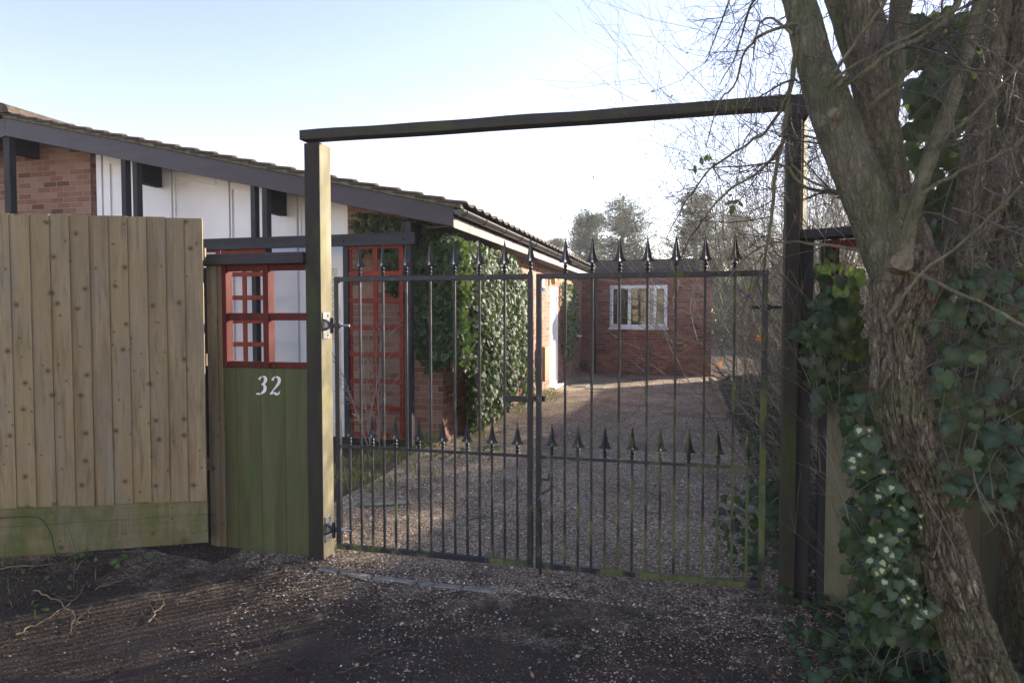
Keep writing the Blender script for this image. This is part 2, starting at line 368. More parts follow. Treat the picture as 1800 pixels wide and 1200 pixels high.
def glass(name, col=(.02, .025, .03)):
    m, nt, b = mat(name, .04, .9); b.inputs['Base Color'].default_value = col+(1,); b.inputs['IOR'].default_value = 1.5
    g = G(nt); out = nt.nodes['Material Output']; tr = g.n('BsdfTransparent'); tr.inputs[0].default_value = (.85, .88, .87, 1); mx = g.n('MixShader')
    gl = g.n('BsdfGlossy'); gl.inputs['Roughness'].default_value = .03; fr = g.n('Fresnel'); fr.inputs[0].default_value = 1.6
    g.set(mx.inputs[0], g.math('MULTIPLY', fr.outputs[0], .8)); g.set(mx.inputs[1], tr.outputs[0]); g.set(mx.inputs[2], gl.outputs[0]); g.set(out.inputs[0], mx.outputs[0]); return m
M['glass'] = glass('window glass')

def iron():
    m, nt, b = mat('black painted iron', .42, .5); g = G(nt); c = g.coord('Object', (1, 1, .45)); x = g.sep(g.coord('Object'))
    n1 = g.noise(c, 9, 6, .7); n2 = g.noise(g.coord('Object', (1, 1, .3)), 34, 5, .7)
    col = g.ramp(n1, [(.35, (.007, .008, .013)), (.6, (.014, .016, .026)), (.8, (.038, .042, .056))])
    col = g.mix(g.ramp(n2, [(.60, 0), (.68, .8)]), col, (.17, .18, .19))
    # algae: heavier on the right leaf and towards the bottom
    mr = g.n('MapRange'); g.set(mr.inputs[0], x[0]); mr.inputs[1].default_value = -1.0; mr.inputs[2].default_value = .25; mr.inputs[3].default_value = -.02; mr.inputs[4].default_value = .13
    mz = g.n('MapRange'); g.set(mz.inputs[0], x[2]); mz.inputs[1].default_value = 0; mz.inputs[2].default_value = 1.8; mz.inputs[3].default_value = .09; mz.inputs[4].default_value = -.07
    a = g.math('ADD', g.math('ADD', g.noise(g.coord('Object', (1, 1, .6)), 7, 5, .65), mr.outputs[0]), mz.outputs[0])
    f = g.ramp(a, [(.58, 0), (.68, .95)])
    col = g.mix(f, col, g.ramp(n2, [(.3, (.06, .085, .025)), (.7, (.13, .15, .05))]))
    g.set(b.inputs['Base Color'], col); g.set(b.inputs['Roughness'], g.mix(f, (.5,)*3, (.85,)*3)); g.set(b.inputs['Normal'], g.bump(n2, .0012)); return m
M['iron'] = iron()
def tile():
    m, nt, b = mat('mossy roof tile', .85, .2); g = G(nt); o = g.coord('Object'); n1 = g.noise(o, 5, 6, .7); n2 = g.noise(o, 14, 5, .7)
    col = g.ramp(n1, [(.35, (.055, .040, .036)), (.6, (.095, .070, .058)), (.75, (.14, .115, .085))])
    col = g.mix(g.ramp(n2, [(.55, 0), (.66, .9)]), col, (.12, .125, .035)); g.set(b.inputs['Base Color'], col); g.set(b.inputs['Normal'], g.bump(n2, .006)); return m
M['tile'] = tile()
def undercloak():
    m, nt, b = mat('lichen mortar', .9, .2); g = G(nt); o = g.coord('Object'); n1 = g.noise(o, 9, 6, .7)
    g.set(b.inputs['Base Color'], g.ramp(n1, [(.35, (.07, .065, .04)), (.55, (.16, .145, .095)), (.75, (.25, .23, .15))])); g.set(b.inputs['Normal'], g.bump(n1, .01)); return m
M['mortar'] = undercloak()
def bark(name, c1, c2, moss, mossamt=.5, crack=1.0):
    m, nt, b = mat(name, .92, .12); g = G(nt); o = g.coord('Object'); n1 = g.noise(g.coord('Object', (1, 1, .35)), 28, 6, .7, .3); n2 = g.noise(o, 3.2, 5, .65)
    st = g.coord('Object', (1, 1, .26), rot=(0, R(-12), 0)); wn = g.n('TexNoise'); g.set(wn.inputs['Vector'], o); wn.inputs['Scale'].default_value = 22; wn.inputs['Detail'].default_value = 4
    ma = g.n('VectorMath'); ma.operation = 'MULTIPLY_ADD'; g.set(ma.inputs[0], wn.outputs['Color']); ma.inputs[1].default_value = (.03, .03, .02); g.set(ma.inputs[2], st)
    e1 = g.vor(ma.outputs[0], 42, 'DISTANCE_TO_EDGE', 0); e2 = g.vor(ma.outputs[0], 95, 'DISTANCE_TO_EDGE', 0)
    ck = g.math('MAXIMUM', g.ramp(e1, [(.0, 1), (.05, .8), (.16, 0)]), g.ramp(e2, [(.0, .6), (.04, .4), (.10, 0)]))
    fu = g.attr('fur'); col = g.ramp(n1, [(.3, c1), (.7, c2)])
    col = g.mix(g.ramp(g.noise(o, 17, 5, .75), [(.55, 0), (.66, .55)]), col, tuple(min(.5, x*1.45) for x in c2))
    col = g.mix(g.ramp(n2, [(.62-mossamt*.3, 0), (.8-mossamt*.25, .85)]), col, g.ramp(n1, [(.3, tuple(x*.5 for x in moss)), (.7, moss)]))
    col = g.mix(g.math('MULTIPLY', fu, .7), col, tuple(x*.35 for x in c1)); col = g.mix(g.math('MULTIPLY', ck, .75*crack), col, tuple(x*.25 for x in c1)); g.set(b.inputs['Base Color'], col)
    n3 = g.noise(g.coord('Object', (1, 1, .3)), 60, 5, .7); hh = g.math('SUBTRACT', g.math('MULTIPLY', n1, .8), g.math('MULTIPLY', ck, crack))
    g.set(b.inputs['Normal'], g.bump(n3, .004, 1, g.bump(hh, .014))); return m
M['bark'] = bark('tree bark', (.15, .12, .088), (.33, .285, .215), (.19, .225, .10), .46, .62)
M['limb'] = bark('mossy limb bark', (.13, .118, .085), (.25, .24, .175), (.13, .165, .07), .62, .5)
M['bark2'] = bark('old brown bark', (.12, .10, .073), (.26, .225, .165), (.14, .18, .08), .48, .6)
M['shoot'] = bark('smooth green grey bark', (.13, .12, .08), (.24, .225, .15), (.15, .17, .075), .5, .25)
M['twig'] = plain('bare twig', (.135, .12, .095), .75, .3, .4, 3)
M['twigpale'] = plain('pale bare stem', (.29, .25, .19), .75, .3, .35, 3)
M['twigdark'] = plain('dark bare twig', (.07, .055, .05), .75, .3, .3, 3)

def leafm(name, stops, rough=.32, trans=.3, varieg=0, vcol=(.45, .45, .24), centre=False, spec=.5, tcol=(.20, .30, .03)):
    m, nt, b = mat(name, rough, spec); g = G(nt); r = g.attr('rnd'); col = g.ramp(r, stops)
    col = g.mix(g.ramp(g.noise(g.coord('Object'), 40, 3), [(.3, .25), (.7, 0)]), col, tuple(x*.4 for x in stops[0][1]))
    cc = g.attr('ctr'); col = g.mix(g.math('MULTIPLY', g.math('POWER', cc, 2.), .38), col, tuple(min(1, x*2.2+.02) for x in stops[min(2, len(stops)-1)][1]))
    if varieg:
        ct = g.attr('ctr'); e = ct if centre else g.math('SUBTRACT', 1., ct)
        pick = g.math('GREATER_THAN', g.math('FRACT', g.math('MULTIPLY', r, 7.37)), 1-varieg)
        nn = g.noise(g.coord('Object'), 55, 3); e2 = g.ramp(g.math('ADD', e, g.math('MULTIPLY', g.math('SUBTRACT', nn, .5), .8)), [(.5 if centre else .72, 0), (.6 if centre else .85, 1)])
        col = g.mix(g.math('MULTIPLY', pick, e2), col, vcol)
    g.set(b.inputs['Base Color'], col)
    out = nt.nodes['Material Output']; tr = g.n('BsdfTranslucent'); g.set(tr.inputs[0], g.mix(.75, col, tcol)); mx = g.n('MixShader'); mx.inputs[0].default_value = trans
    g.set(mx.inputs[1], b.outputs[0]); g.set(mx.inputs[2], tr.outputs[0]); g.set(out.inputs[0], mx.outputs[0]); return m
M['ivy'] = leafm('ivy leaf', [(0, (.018, .040, .014)), (.5, (.030, .062, .020)), (.85, (.050, .090, .028)), (1, (.11, .15, .035))], .52, .25, .22, (.26, .29, .17), spec=.28)
M['ivydark'] = leafm('dark ivy leaf', [(0, (.018, .040, .020)), (.6, (.030, .060, .030)), (.9, (.045, .082, .034)), (1, (.09, .13, .04))], .4, .25, spec=.35)
M['ivyvar'] = leafm('cream centred ivy leaf', [(0, (.025, .05, .02)), (1, (.045, .085, .03))], .35, .22, .5, (.46, .48, .26), True)
M['weed'] = leafm('weed leaf', [(0, (.04, .085, .02)), (1, (.08, .15, .035))], .5, .3)
M['pine'] = leafm('pine needles', [(0, (.05, .07, .04)), (.6, (.075, .095, .055)), (1, (.11, .13, .07))], .7, .10, spec=.2)
M['litterleaf'] = leafm('dead leaf', [(0, (.035, .024, .017)), (.5, (.09, .058, .038)), (.85, (.18, .12, .075)), (1, (.32, .24, .16))], .75, .1, spec=.2, tcol=(.2, .1, .03))
M['grass'] = leafm('grass blade', [(0, (.035, .055, .018)), (.6, (.06, .085, .028)), (1, (.15, .14, .065))], .6, .2, spec=.2)
M['orange'] = leafm('orange dead leaf', [(0, (.55, .16, .02)), (1, (.7, .22, .03))], .6, .4, tcol=(.9, .3, .04))
def earth(name, base):
    m, nt, b = mat(name, .95, .15); g = G(nt); o = g.coord('Object')
    n1 = g.noise(o, 2.2, 6, .65); n2 = g.noise(o, 60, 5, .7); v = g.vor(o, 85, 'F1', 0)
    sc_ = g.ramp(n1, [(.3, (.034, .025, .020)), (.55, (.062, .047, .037)), (.8, (.10, .077, .060))]); sc_ = g.mix(g.ramp(n2, [(.45, 0), (.75, .7)]), sc_, (.11, .083, .062))
    px = g.sep(g.vor(o, 85, 'F1', 1))[0]
    sc_ = g.mix(g.math('MULTIPLY', g.ramp(v, [(.25, 1), (.35, 0)]), g.math('GREATER_THAN', px, .88)), sc_, (.20, .165, .13))
    vc = g.sep(g.vor(o, 62, 'F1', 1))[0]; vg = g.vor(o, 62, 'F1', 0)
    gc = g.ramp(vc, [(0, (.20, .14, .095)), (.35, (.42, .31, .205)), (.65, (.58, .45, .305)), (.85, (.68, .56, .41)), (1, (.82, .75, .62))])
    gc = g.mix(g.ramp(vg, [(.3, 0), (.6, .75)]), gc, (.11, .09, .075)); gc = g.mix(g.ramp(g.noise(o, 1.1, 5, .7), [(.42, 0), (.62, .6)]), gc, (.12, .092, .070))
    gc = g.mix(g.ramp(g.noise(g.coord('Object', (2.2, .5, 1)), 1.6, 4, .6), [(.5, 0), (.68, .45)]), gc, (.10, .078, .060))
    y = g.sep(o)[1]; mr = g.n('MapRange'); g.set(mr.inputs[0], y); mr.inputs[1].default_value = 2.4; mr.inputs[2].default_value = 5.0
    f = g.math('ADD', mr.outputs[0], g.math('MULTIPLY', g.math('SUBTRACT', g.noise(o, 3.5, 6, .75), .5), 1.3)); f = g.ramp(f, [(.32, 0), (.72, 1)])
    col = sc_ if base == 0 else g.mix(f, sc_, gc)
    g.set(b.inputs['Base Color'], col); g.set(b.inputs['Normal'], g.bump(g.math('ADD', g.math('MULTIPLY', n2, .6), g.math('MULTIPLY', vg, -.6)), .010)); return m
M['soil'] = earth('dark gritty soil', 0); M['gravel'] = earth('brown gravel and soil', 1)
def stone(name, stops):
    m, nt, b = mat(name, .8, .3); g = G(nt); g.set(b.inputs['Base Color'], g.ramp(g.attr('rnd'), stops)); return m
M['pebble'] = stone('loose pebble', [(0, (.14, .098, .066)), (.4, (.37, .27, .18)), (.75, (.55, .42, .285)), (.93, (.68, .56, .42)), (1, (.82, .76, .66))])
M['pebbledark'] = stone('dark grit', [(0, (.025, .018, .014)), (.5, (.08, .06, .045)), (.8, (.17, .13, .095)), (.95, (.26, .20, .15)), (1, (.45, .40, .32))])

# ------------------------------------------------------------------ ground
XW = -2.86; YF = 7.65; YG = 18.3; XR = .56
def hgt(x, y):
    x = np.asarray(x, float); y = np.asarray(y, float); z0 = np.zeros_like(x)
    h = .018*fbm(np.stack([x*1.3, y*1.3, z0], -1), 3, 11)+.010*fbm(np.stack([x*7, y*7, z0], -1), 3, 21)
    h = h+.07*np.clip((-2.9-x)/.9, 0, 1)*np.clip((y-2.6)/1.2, 0, 1)*(y < 4.3)
    rb = np.clip((x-(.62+.05*np.sin(y*3)))/.35, 0, 1); h = h+.07*rb*np.clip((y-3.7)/.6, 0, 1)     # bed on the right
    lb = np.clip((y-6.3)/.6, 0, 1)*np.clip((-2.6-x)/.3, 0, 1); h = h+.07*lb
    return h
def grid(name, x0, x1, y0, y1, step, m, z=0.):
    nx = int((x1-x0)/step)+1; ny = int((y1-y0)/step)+1; X, Y = np.meshgrid(np.linspace(x0, x1, nx), np.linspace(y0, y1, ny), indexing='ij')
    V = np.stack([X, Y, hgt(X, Y)+z], -1).reshape(-1, 3); idx = np.arange(nx*ny).reshape(nx, ny)
    Fc = np.stack([idx[:-1, :-1], idx[1:, :-1], idx[1:, 1:], idx[:-1, 1:]], -1).reshape(-1, 4)
    return np_mesh(name, V, Fc, m, smooth=True)
g0 = MB(); g0.add([(-90, -60, -.09), (90, -60, -.09), (90, 130, -.09), (-90, 130, -.09)], [(0, 1, 2, 3)]); tagp(g0.build('ground', M['soil']), kind='structure')
tagp(grid('forecourt', -7, 5, -1.5, 3.72, .025, M['gravel']), kind='structure')
tagp(grid('driveway', -2.95, .62, 3.72, YG, .03, M['gravel']), kind='structure')
tagp(grid('flower_bed', .62, 7, 3.72, YG+2, .05, M['soil']), kind='structure')
tagp(grid('lawn', -9, -2.95, 3.72, 7.7, .05, M['soil']), kind='structure')

def street():  # unseen street added behind the camera to bounce light and fill reflections
    tagp(MB().box(-40, 40, -9.2, -3.2, -.2, -.06).build('bounce_road', M['asphalt']), kind='structure')
    tagp(MB().box(-40, 40, -11.2, -9.201, -.2, .04).build('bounce_pavement', M['conc']), kind='structure')
    for i, (x, lb) in enumerate([(-13, 'unseen cream house added behind the camera to bounce light, left one'), (1.5, 'unseen cream house added behind the camera to bounce light, middle one'), (16, 'unseen cream house added behind the camera to bounce light, right one')]):
        t = empty('bounce_house', (x, -16, 0), lb, 'house', 'added light bouncing houses behind the camera')
        mb = MB(); mb.box(x-5.5, x+5.5, -22, -16, -.1, 5.2); mb.build('wall', M['render'], t)
        mb = MB(); mb.add([(x-6, -15.6, 5.1), (x+6, -15.6, 5.1), (x+6, -22.4, 5.1), (x-6, -22.4, 5.1), (x-6, -19, 7.4), (x+6, -19, 7.4)], [(0, 1, 5, 4), (2, 3, 4, 5), (0, 4, 3), (1, 2, 5), (3, 2, 1, 0)]); mb.build('roof', M['tile'], t, fixn=True)
        for wx, wz in ((-3.6, 1), (2.2, 1), (-3.6, 3.4), (-.6, 3.4), (2.2, 3.4)):
            w_ = MB().box(x+wx, x+wx+1.4, -15.99, -15.93, wz, wz+1.2).build('window', M['white'], t); MB().box(x+wx+.08, x+wx+1.32, -15.925, -15.92, wz+.08, wz+1.12).build('pane', M['glass'], w_)
        MB().box(x-.5, x+.4, -15.99, -15.92, 0, 2.05).build('door', M['red'], t)
street()
OCT = np.array([(1, 0, 0), (-1, 0, 0), (0, 1, 0), (0, -1, 0), (0, 0, 1), (0, 0, -1)], float)
OCF = np.array([(0, 2, 4), (2, 1, 4), (1, 3, 4), (3, 0, 4)])
def pebbles(name, xy, smin, smax, m, seed, lift=.3):
    g = np.random.default_rng(seed); N = len(xy); s = g.uniform(smin, smax, N)*(1+.8*(g.random(N) > .93))
    z = hgt(xy[:, 0], xy[:, 1]); a = g.uniform(0, 6.28, N); sc3 = np.stack([s, s*g.uniform(.55, .9, N), s*g.uniform(.35, .6, N)], -1)
    T = OCT[None]*sc3[:, None]*(1+g.normal(0, .15, (N, 6, 1))); c, sn = np.cos(a)[:, None], np.sin(a)[:, None]
    V = np.stack([T[..., 0]*c-T[..., 1]*sn+xy[:, :1], T[..., 0]*sn+T[..., 1]*c+xy[:, 1:2], T[..., 2]+(z+s*lift)[:, None]], -1)
    tl = g.normal(0, .25, (N, 2)); V[..., 2] += (T[..., 0]*tl[:, :1]+T[..., 1]*tl[:, 1:])
    Fc = (np.arange(N)*6)[:, None, None]+OCF[None]
    return tagp(np_mesh(name, V, Fc.reshape(-1, 3), m, None, {'rnd': np.repeat(g.random(N), 6)}), kind='stuff', cat='gravel')
def scat(n, x0, x1, y0, y1, seed, dens=None, pw=1.0):
    g = np.random.default_rng(seed); t = g.random(n)**pw; p = np.stack([g.uniform(x0, x1, n), y0+(y1-y0)*t], -1)
    if dens is not None: p = p[g.random(n) < dens(p)]
    return p
tagp(pebbles('driveway_gravel', scat(60000, -2.8, .75, 3.72, 12.5, 1, lambda p: np.clip(.35+(p[:, 1]-3.7)*.5+.9*vn(np.stack([p[:, 0]*2.5, p[:, 1]*2.5, p[:, 0]*0], -1), 46), .12, 1), pw=1.7), .004, .009, M['pebble'], 1), 'loose brown and cream gravel covering the driveway behind the gates')
tagp(pebbles('forecourt_grit', scat(40000, -4.6, 2.3, 1.9, 3.95, 2, lambda p: (.3+.7*np.clip(1-np.abs(p[:, 0]+1.0)/1.9, 0, 1))*np.clip(1.15-np.maximum(p[:, 0]+.1, 0)*.9, .12, 1)*np.clip(.75+1.2*vn(np.stack([p[:, 0]*2.2, p[:, 1]*2.2, p[:, 0]*0], -1), 44), .1, 1)), .0025, .0075, M['pebbledark'], 2), 'small pale and dark stones scattered on the dark ground before the gates')
tagp(pebbles('gravel_spill', scat(15000, -2.4, .6, 2.5, 3.80, 3, lambda p: np.clip((p[:, 1]-2.2)/1.5, 0, 1)**1.8*np.clip(.5+vn(np.stack([p[:, 0]*3, p[:, 1]*3, p[:, 0]*0], -1), 15), .05, 1)), .003, .008, M['pebble'], 3), 'brown gravel spilled from the drive over the dark ground before the gates')
# dead leaves
def litter(name, p, smin, smax, m, seed, label, h=.006):
    g = np.random.default_rng(seed); z = hgt(p[:, 0], p[:, 1])+g.uniform(.001, h, len(p)); P = np.stack([p[:, 0], p[:, 1], z], -1)
    V, Fc, A = leaves(P, (0, 0, 1), g.uniform(smin, smax, len(p)), OVAL, OVALF, seed=seed, tilt=.35, flat=True)
    return tagp(np_mesh(name, V, Fc, m, None, A), label, 'dead leaves', kind='stuff')
P1 = np.vstack([scat(8500, -.9, 2.4, 2.0, 4.1, 5, lambda p: np.clip((p[:, 0]+.9)*.9, .1, 1)), scat(3400, -5, 1, 1.9, 4.0, 6), scat(1500, -5, -1.5, 3.2, 4.0, 16), scat(3200, -.3, 1.2, 4, 11, 7, lambda p: np.clip((p[:, 0]+.3)/1.0, .05, 1)), scat(1100, -2.8, 0, 4, 11, 8)])
litter('leaf_litter', P1, .007, .03, M['litterleaf'], 9, 'brown dead leaves lying over the gravel, the verge and the bed')
def blades(name, p, hmin, hmax, m, seed, label, par=None):
    g = np.random.default_rng(seed); N = len(p); z = hgt(p[:, 0], p[:, 1]); a = g.uniform(0, 6.28, N); h = g.uniform(hmin, hmax, N); b = g.normal(0, .5, (N, 2))*h[:, None]
    wv = np.stack([np.cos(a), np.sin(a), 0*a], -1)*.003; B = np.stack([p[:, 0], p[:, 1], z], -1)
    mid = B+np.stack([b[:, 0]*.35, b[:, 1]*.35, h*.6], -1); tip = B+np.stack([b[:, 0], b[:, 1], h], -1)
    V = np.stack([B-wv, B+wv, mid+wv*.8, mid-wv*.8, tip, tip], 1); i = (np.arange(N)*6)[:, None]
    Fc = np.vstack([i+np.array([0, 1, 2, 3]), i+np.array([3, 2, 4, 5])])
    Fc = np.vstack([i+np.array([0, 1, 2]), i+np.array([0, 2, 3]), i+np.array([3, 2, 4])])
    return tagp(np_mesh(name, V, Fc, m, par, {'rnd': np.repeat(g.random(N), 6), 'ctr': np.ones(N*6)}), label, 'grass', kind='stuff')
gl = scat(3600, -3.6, -2.25, 5.2, 7.2, 31, lambda p: (vn(np.stack([p[:, 0]*3, p[:, 1]*3, p[:, 0]*0], -1), 5) > .0)*np.clip((-2.3-p[:, 0])*1.8-np.abs(p[:, 1]-6.3)*.35, 0, 1))
blades('lawn_grass', gl, .02, .075, M['grass'], 32, 'short rough grass beside the driveway in front of the red trellis')
gw = scat(5000, -2.85, -2.2, 8.2, 13.6, 33, lambda p: np.clip((-2.35-p[:, 0])*2, .0, 1)*(vn(np.stack([p[:, 0]*2, p[:, 1]*2, p[:, 0]*0], -1), 8) > -.2))
blades('wall_foot_grass', gw, .03, .12, M['grass'], 34, 'sunlit weeds and grass along the foot of the side wall')
gv = scat(1500, -5.2, -3.2, 2.3, 3.9, 35, lambda p: np.clip((-3.3-p[:, 0])*.6, 0, 1))
blades('verge_grass', gv, .02, .08, M['grass'], 36, 'thin grass on the dark verge below the board fence')

# edging stones across the gateway
def edging():
    pts = [(560, 997), (655, 1014), (735, 1024), (815, 1033), (890, 1040), (985, 1046)]
    for i in range(len(pts)-1):
        a = W(*pts[i], Z=.0); b = W(*pts[i+1], Z=.0); d = (b-a).normalized(); a = a+d*.01; b = b-d*.01
        o = MB().beam((a.x, a.y, -.030+.004*(i % 2)), (b.x, b.y, -.029), .055, .07, rnd=.1*i).build('edging_stone', M['conc'], bevel=.008)
        tagp(o, ['concrete edging stone at the foot of the left gate post', 'second concrete edging stone from the left gate post, below the left gate', 'third concrete edging stone from the left gate post',
                 'fourth concrete edging stone from the left gate post, below the gate middle', 'rightmost visible concrete edging stone, below the meeting of the gates'][i], 'edging stone', 'edging stones across the gateway')
edging()
pp = [W(600, 905, Z=.01), W(640, 893, Z=.01), W(668, 880, Z=.01)]
for i, (a, b_, lb, wd) in enumerate([((598, 897), (632, 881), 'curved grey slab edge beside the left gate hinge', .06), ((634, 888), (722, 884), 'pale mossy paving slab set in the gravel behind the left gate', .14)]):
    a = W(*a, Z=.0); b_ = W(*b_, Z=.0)
    tagp(MB().beam((a.x, a.y, -.012), (b_.x, b_.y, -.012), wd, .06).build('paving_slab', M['slab'], bevel=.006), lb, 'paving slab', 'slabs set in the drive')
for i, (u, v) in enumerate([(1024, 678), (1052, 682)]):
    a = W(u, v, Z=.0)
    tagp(MB().box(a.x-.25, a.x+.12, a.y-.3, a.y+.3, -.05, .022).build('paving_slab', M['slab'], bevel=.006), ['left of two far grey slabs near the brick extension', 'right of two far grey slabs near the brick extension'][i], 'paving slab', 'slabs set in the drive')

# ------------------------------------------------------------------ gate arch
YA = 4.0
def quad_post(mb, x0, x1, y0, y1, z0, z1): mb.box(x0, x1, y0, y1, z0, z1)
arch = empty('gate_arch', (-2.3, YA, 0), 'tall dark timber arch of two posts and a mossy crossbar around the iron gates', 'gate arch')
pa = W(538, 600, Y=YA-.05); pb = W(565, 600, Y=YA-.05)
PLX0, PLX1 = pa.x, pb.x
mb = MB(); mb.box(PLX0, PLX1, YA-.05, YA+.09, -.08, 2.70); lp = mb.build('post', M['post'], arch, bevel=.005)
lp.data.materials.append(M['postsun'])  # the face towards the sun takes the sunlit copy of the wood
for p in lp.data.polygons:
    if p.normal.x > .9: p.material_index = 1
pa = W(1378, 600, Y=YA-.05); pb = W(1404, 600, Y=YA-.05); PRX0, PRX1 = pa.x, pb.x
MB().box(PRX0, PRX1, YA-.05, YA+.05, -.08, 2.72).build('post', M['post'], arch, bevel=.005)
m_ = Matrix.Rotation(R(-24), 3, 'Z'); cx = PRX1+.016; cy = YA+.12
mb = MB(); mb.box(-.03, .03, -.04, .04, -.05, 2.70); mb.v = [tuple(m_ @ Vector(p)+Vector((cx, cy, 0))) for p in mb.v]; mb.build('sun_batten', M['postsun'], arch, bevel=.004)  # added strip of timber, turned to look sunlit, in the sunlit wood colour
a = W(534, 240, Y=YA); b_ = W(1418, 178, Y=YA); zt = (a.z+b_.z)/2
mb = MB(); N = 24
V = []; Fc = []
for i in range(N+1):
    t = i/N; x = a.x+(b_.x-a.x)*t; sg = -.004*math.sin(math.pi*t)+.0015*math.sin(t*17); wz = .002*math.sin(t*29)
    z0 = a.z+(b_.z-a.z)*t-.035+sg; z1 = z0+.062+wz
    for y, z in ((YA-.055, z0), (YA+.045, z0), (YA+.045, z1), (YA-.055, z1)): V.append((x, y, z))
for i in range(N):
    q = i*4
    for k in range(4): Fc.append((q+k, q+(k+1) % 4, q+4+(k+1) % 4, q+4+k))
Fc.append((3, 2, 1, 0)); Fc.append((N*4, N*4+1, N*4+2, N*4+3)); mb.add(V, Fc, .4); mb.build('crossbar', M['cross'], arch, bevel=.004, fixn=True)
MB().box(PRX0+.0, PRX1+.035, YA-.062, YA+.052, a.z-.105, a.z-.036).build('crossbar_block', M['dark'], arch, bevel=.008)
def bracket(z, top):
    x = PLX1+.002
    MB().box(x, x+.005, YA-.035, YA+.05, z-.085, z+.085).build('hinge_plate', M['galv'], arch, bevel=.001)
    mb = MB(); mb.beam((x, YA-.02, z-.03), (x+.05, YA-.02, z-.005), .03, .012); mb.beam((x, YA-.02, z+.04), (x+.05, YA-.02, z+.01), .03, .01)
    mb.lathe([(.011, -.05), (.011, .05)], (x+.055, YA-.02, z), 10); mb.build('hinge_pin', M['iron'], arch)
    for dz in (-.065, .065): MB().lathe([(.006, 0), (.006, .004)], (x+.005, YA+.02, z+dz), 8, 'x').build('screw', M['screw'], arch)
zh1 = W(570, 572, Y=YA).z; zh2 = W(572, 928, Y=YA).z
bracket(zh1, 1); bracket(zh2, 0)

# ------------------------------------------------------------------ iron gates
ZB = .085; ZT = W(760, 484, Y=YA).z; ZM = W(760, 792, Y=YA).z
FIN = [(.006, 0), (.013, .004), (.008, .012), (.014, .022), (.008, .034), (.014, .044), (.008, .056), (.009, .062), (.030, .064), (.027, .072), (.019, .085), (.013, .115), (.007, .160), (.0012, .205)]
def finial(par, x, z, big=1):
    mb = MB(); mb.lathe([(r, h*big) for r, h in FIN[:8]], (x, YA, z), 10)
    # four-winged spearhead
    prof = [(r, h*big) for r, h in FIN[8:]]
    mb.lathe(prof, (x, YA, z), 8, star=.32, rot=0)
    return mb.build('finial', M['iron'], par, smooth=False)
def leaf(u0, u1, label, side):
    x0 = W(u0, 600, Y=YA).x; x1 = W(u1, 600, Y=YA).x
    gt = empty('iron_gate', (x0 if side < 0 else x1, YA, 0), label, 'gate', 'pair of iron gates in the timber arch')
    s = .016
    for x in (x0+s, x1-s): MB().box(x-s, x+s, YA-s, YA+s, ZB-.02, ZT+.0).build('stile', M['iron'], gt, bevel=.002)
    MB().box(x0+2*s+.0005, x1-2*s-.0005, YA-s, YA+s, ZT-.032, ZT-.001).build('top_rail', M['iron'], gt, bevel=.002)
    MB().box(x0+2*s+.0005, x1-2*s-.0005, YA-s, YA+s, ZB-.018, ZB+.014).build('bottom_rail', M['iron'], gt, bevel=.002)
    MB().box(x0+2*s+.0005, x1-2*s-.0005, YA-.0085, YA+.0085, ZM-.009, ZM+.009).build('middle_rail', M['iron'], gt, bevel=.001)
    xa = x0+s; xb = x1-s
    for k in range(1, 16):
        x = xa+(xb-xa)*k/16; long_ = k % 2 == 0
        zt = ZT-.032 if long_ else ZM-.009
        mb = MB(); r = .0068
        if long_:
            mb.box(x-r, x+r, YA-r, YA+r, ZB+.014, ZM-.0095); mb.box(x-r, x+r, YA-.0095, YA+.0095, ZM-.0095, ZM+.0095); mb.box(x-r, x+r, YA-r, YA+r, ZM+.0095, zt)
        else: mb.box(x-r, x+r, YA-r, YA+r, ZB+.014, zt)
        mb.build('bar', M['iron'], gt)
        finial(gt, x, ZT-.001 if long_ else ZM+.009, 1.0 if long_ else .94)
    return gt, x0, x1
g1, a0, a1 = leaf(590, 937, 'left iron gate with spearhead finials, hinged on the green post', -1)
g2, c0, c1 = leaf(943, 1349, 'right iron gate streaked with green algae, beside the ivy covered hedge', 1)
MB().box(a1-.03, a1-.002, YA-.014, YA+.014, ZT, ZT+.012).build('finial_base', M['iron'], g1); finial(g1, a1-.016, ZT+.012)
# latch bar, hinges, drop bolt
zl = W(915, 700, Y=YA).z
mb = MB(); xl = W(886, 700, Y=YA).x; mb.box(xl, a1-.033, YA-.024, YA-.0165, zl-.018, zl+.018); mb.lathe([(.012, 0), (.012, .003)], (xl+.09, YA-.028, zl), 10, 'y'); mb.build('latch_plate', M['iron'], g1, bevel=.001)
MB().box(a1+.001, c0+.05, YA+.0165, YA+.024, zl-.016, zl+.016).build('latch_keep', M['iron'], g2, bevel=.001)
for z in (zh1, zh2):
    mb = MB(); mb.lathe([(.009, -.06), (.009, .10)], (a0+.0, YA, z), 10, 'x'); mb.lathe([(.017, -.012), (.017, 0)], (a0-.002, YA, z), 6, 'x'); mb.lathe([(.017, 0), (.017, .012)], (a0+.034, YA, z), 6, 'x')
    mb.lathe([(.02, -.022), (.02, .022)], (a0-.055, YA-.012, z), 10); mb.build('hinge_bolt', M['galv'], g1)
z = W(1345, 540, Y=YA).z
mb = MB(); mb.lathe([(.009, -.10), (.009, .07)], (c1, YA, z), 10, 'x'); mb.lathe([(.017, 0), (.017, .014)], (c1, YA, z), 6, 'x'); mb.build('hinge_bolt', M['iron'], g2)
zd = W(955, 862, Y=YA).z
mb = MB(); mb.beam((c0+.035, YA+.01, zd-.02), (c0+.085, YA+.12, zd+.0), .014, .014); mb.box(c0+.03, c0+.075, YA+.03, YA+.04, zd+.055, zd+.066); mb.box(c0+.066, c0+.076, YA+.03, YA+.04, zd+.066, zd+.10)
mb.lathe([(.008, -.045), (.008, .3)], (c0+.02, YA+.028, .06), 8); mb.build('drop_bolt', M['iron'], g2)

